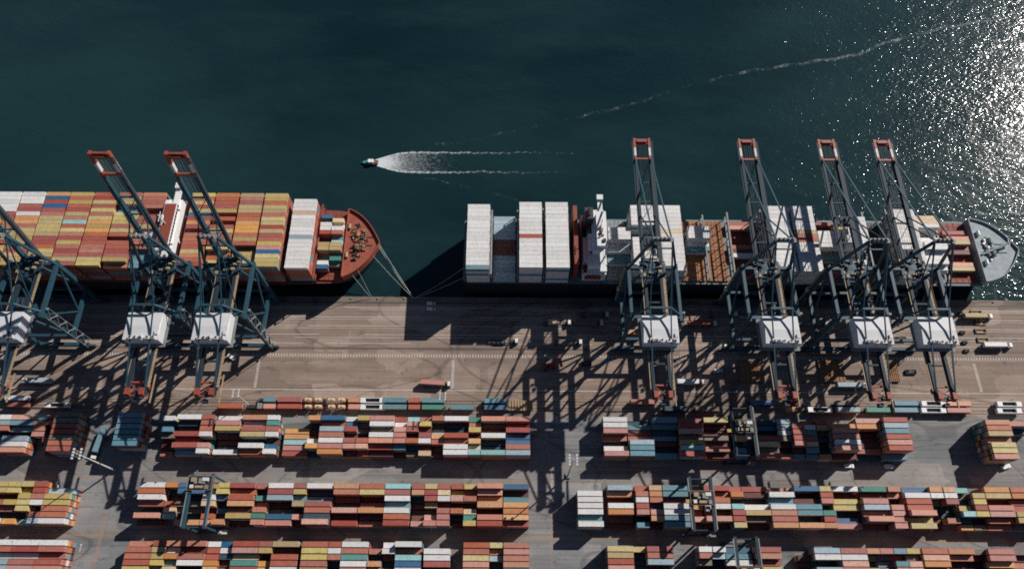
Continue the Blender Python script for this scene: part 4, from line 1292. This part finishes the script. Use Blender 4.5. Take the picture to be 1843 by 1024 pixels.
# ------------------------------------------------------------------ launch and its wake
P = at(668, 294, -4)
bt = empty('motor_boat', (P.x, P.y, -4.0), R(178)); tag(bt, 'small green motor boat speeding left ahead of a long white wake', 'boat')
b = MB()
def hull_ring(z, k, l): return [(-4.6 * l, -1.7 * k, z), (1.8 * l, -1.8 * k, z), (4.2 * l, -.9 * k, z), (5.6 * l, 0, z), (4.2 * l, .9 * k, z), (1.8 * l, 1.8 * k, z), (-4.6 * l, 1.7 * k, z)]
v = hull_ring(-.5, .6, .9) + hull_ring(1.1, 1, 1)
b.raw(v, [tuple(range(7))[::-1], tuple(range(7, 14))] + [(i, (i + 1) % 7, 7 + (i + 1) % 7, 7 + i) for i in range(7)])
b.build('hull', boat_green, bt)
b = MB(); b.box(-.2, 0, 1.1, 3.2, 2.2, 1.6); b.box(-.2, 0, 2.7, 3.5, 2.4, .12); b.build('cabin', ship_white, bt)
b = MB(); b.box(1.42, 0, 1.8, .1, 2.0, .7); b.build('windscreen', glass_dark, bt)
b = MB(); b.box(-3.2, 0, 1.1, 2.2, 2.4, .5); b.build('stern_deck', deck_red, bt)

def foam_sheet(name, label, rows, cat=None):
    """rows: list of (centre pixel x, y, [(offset px, density)...]); lofted on the water"""
    vs, fs, ds = [], [], []
    n = len(rows[0][2])
    for (xp, yp, offs) in rows:
        for (o_, d_) in offs:
            q = at(xp, yp + o_, -3.93); vs.append((q.x, q.y, -3.93)); ds.append(d_)
    for i in range(len(rows) - 1):
        for j in range(n - 1):
            fs.append((i * n + j, i * n + j + 1, (i + 1) * n + j + 1, (i + 1) * n + j))
    me = bpy.data.meshes.new(name); me.from_pydata(vs, [], fs); me.materials.append(foam_glint_mat)
    a = me.attributes.new('dens', 'FLOAT', 'POINT'); a.data.foreach_set('value', ds)
    o = bpy.data.objects.new(name, me); C.objects.link(o)
    tag(o, label, None, None, 'stuff')
rnd = random.Random(9)
rows = []; jn = js = 0
for i in range(150):
    t = i / 149; x = 674 + t * 370
    half = 3 + 17 * math.sin(min(1, (x - 674) / 75) * 1.5708) - 1.5 * t
    edge = max(0, 1.02 - .58 * t) ; core = max(0, 1.12 - (x - 674) / 105)
    mid = max(.0, .76 - (x - 674) / 300)
    jn = .9 * jn + rnd.uniform(-.8, .8) * (.3 + t); js = .9 * js + rnd.uniform(-.8, .8) * (.3 + t)
    rows_j = []
    for j in range(25):
        u = (j / 12 - 1)
        e = math.exp(-((abs(u) - .82) / .13) ** 2) * (.8 + .2 * math.sin(x * .61 + j) * math.sin(x * .173)) * (1 - .12 * t)
        d = max(core * (1 - .15 * abs(u)), mid * (1 if abs(u) < .85 else 0), e * (edge + .10 * (1 - t)))
        if abs(u) > .97: d = 0
        d *= 1 + .12 * math.sin(x * .9 + j * 2.1) * math.sin(x * .31 - j * 1.3)
        rows_j.append((u * (half + 2) + (jn if u < 0 else js), d))
    rows.append((x, 293 + t * 0, rows_j))
foam_sheet('wake_foam', 'white foam wake trailing right from the motor boat', rows)
def streak(name, lab, pts, wd, dens):
    rows = []; wob = 0
    for i in range(len(pts) - 1):
        for k in range(24):
            t = k / 24
            x = pts[i][0] * (1 - t) + pts[i + 1][0] * t; y = pts[i][1] * (1 - t) + pts[i + 1][1] * t
            jig = math.sin(x * .11) * 1.2
            wob = .7 * wob + .3 * rnd.uniform(-1, 1)
            dd = dens * (.74 + .55 * wob + (.34 if x > 1330 else 0))  # denser near the sun glitter: the crest's glint painted in with foam
            rows.append((x, y + jig, [(-wd, 0), (-wd * .4, dd), (0, dd), (wd * .4, dd), (wd, 0)]))
    foam_sheet(name, lab, rows)
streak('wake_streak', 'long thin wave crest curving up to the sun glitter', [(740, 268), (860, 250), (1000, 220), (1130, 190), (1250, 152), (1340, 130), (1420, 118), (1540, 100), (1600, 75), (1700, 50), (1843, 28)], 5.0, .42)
streak('wake_streak', 'faint wave crest trailing down right from the boat wake', [(725, 313), (790, 325), (850, 340), (935, 360)], 3.2, .42)

# ------------------------------------------------------------------ turn the container list into objects
for i, c in enumerate(pool):
    c['id'] = i
tops = [c for c in pool if c['top']]
def shown(c):
    L = LEN[c['s']]; z = c['z'] + 2.59
    ps = [project((c['x'] + a * L / 2, c['y'] + b_ * 1.22, z)) for a, b_ in ((-1, -1), (1, -1), (1, 1), (-1, 1))]
    cx = sum(p[0] for p in ps) / 4; cy = sum(p[1] for p in ps) / 4
    if not (3 < cx < W0 - 3 and 3 < cy < H0 - 3): return 0
    a = 0
    for i in range(4):
        x0, y0 = ps[i]; x1, y1 = ps[(i + 1) % 4]; a += x0 * y1 - x1 * y0
    # low ones in a well between taller stacks are partly hidden: weigh by height
    return abs(a) / 2 * (1.0 if c['b']['kind'] != 'yard' else min(1, .55 + .12 * c['z'] / 2.6))
for c in tops: c['area'] = shown(c) * (10 if c['solo'] else 1)
tops.sort(key=lambda c: -c['area'])
NIND = 298
ind = [c for c in tops[:NIND] if c['area'] > 0]
ids = {c['id'] for c in ind}
SIZEW = {40: 'long', 20: 'short'}
# ordinals counted from the left among the top containers one sees in that row
rows = {}
for c in tops:
    if shown(c) > 0: rows.setdefault((c['b']['name'], c['b']['kind'], c['r']), []).append(c)
for v in rows.values():
    v.sort(key=lambda c: c['x'])
    for i, c in enumerate(v): c['nth'] = i
bays = {}
def label_of(c):
    w1 = '%s %s container' % (WORD[c['k']], SIZEW[c['s']])
    if c['solo']: return c['solo']
    k = c['b']['kind']
    if k == 'yard':
        return '%s, %s from left in %s seaward row, %s' % (w1, ordn[c['nth']], ordn[c['r']], c['b']['name'])
    if k == 'ship':
        return '%s, bay %s from left, %s row from sea side, %s' % (w1, ordn[c['c']], ordn[c['r']], c['b']['name'])
    return '%s, %s container from left on the %s' % (w1, ordn[c['nth']], c['b']['name'])
GR = {'yard': 'containers stacked in the yard', 'ship': 'containers stowed on the ships', 'train': 'containers on the trains', 'solo': 'containers on lorries'}
for c in ind:
    o = bpy.data.objects.new('shipping_container', TM[c['s']]); C.objects.link(o)
    o.location = (c['x'], c['y'], c['z']); o.rotation_euler = (0, 0, c['rz'])
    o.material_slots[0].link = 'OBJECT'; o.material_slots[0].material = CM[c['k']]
    tag(o, label_of(c), 'shipping container', GR[c['b']['kind']])
    sgn = 1 if c['x'] < 0 else -1
    for q in (-.56, .56):
        d = bpy.data.objects.new('door', DM); C.objects.link(d); d.parent = o
        d.location = (sgn * (LEN[c['s']] / 2 - .05), q, 0); d.rotation_euler = (0, 0, 0 if sgn > 0 else math.pi)
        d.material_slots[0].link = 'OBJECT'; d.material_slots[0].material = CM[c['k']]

rest = [c for c in pool if c['id'] not in ids]
V, FC, MI, TI = [], [], [], []
off = 0
rn = random.Random(21)
tv = {k: np.array(TB[k].v) for k in TB}; tf = {k: np.array(TB[k].f) for k in TB}
for c in rest:
    v = tv[c['s']].copy()
    if c['rz']:
        cc, ss = math.cos(c['rz']), math.sin(c['rz']); x = v[:, 0] * cc - v[:, 1] * ss; y = v[:, 0] * ss + v[:, 1] * cc; v[:, 0] = x; v[:, 1] = y
    v += np.array([c['x'], c['y'], c['z']])
    V.append(v); FC.append(tf[c['s']] + off); off += len(v)
    MI.append(np.full(len(tf[c['s']]), CKEYS.index(c['k']))); TI.append(np.full(len(v), rn.random()))
V = np.concatenate(V); FC = np.concatenate(FC); MI = np.concatenate(MI); TI = np.concatenate(TI)
me = bpy.data.meshes.new('container_stacks')
me.vertices.add(len(V)); me.vertices.foreach_set('co', V.ravel())
me.loops.add(FC.size); me.loops.foreach_set('vertex_index', FC.ravel().astype(np.int32))
me.polygons.add(len(FC)); me.polygons.foreach_set('loop_start', np.arange(0, FC.size, 4, dtype=np.int32))
me.polygons.foreach_set('loop_total', np.full(len(FC), 4, dtype=np.int32))
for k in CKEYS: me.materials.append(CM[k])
me.polygons.foreach_set('material_index', MI.astype(np.int32))
a = me.attributes.new('tint', 'FLOAT', 'POINT'); a.data.foreach_set('value', TI.astype(np.float32))
me.update(); me.validate(); me.polygons.foreach_set('use_smooth', np.zeros(len(me.polygons), dtype=bool)); me.shade_flat()
o = bpy.data.objects.new('container_stacks', me); C.objects.link(o)
tag(o, 'the mass of stacked containers of many colours filling yard and ships', None, None, 'stuff')
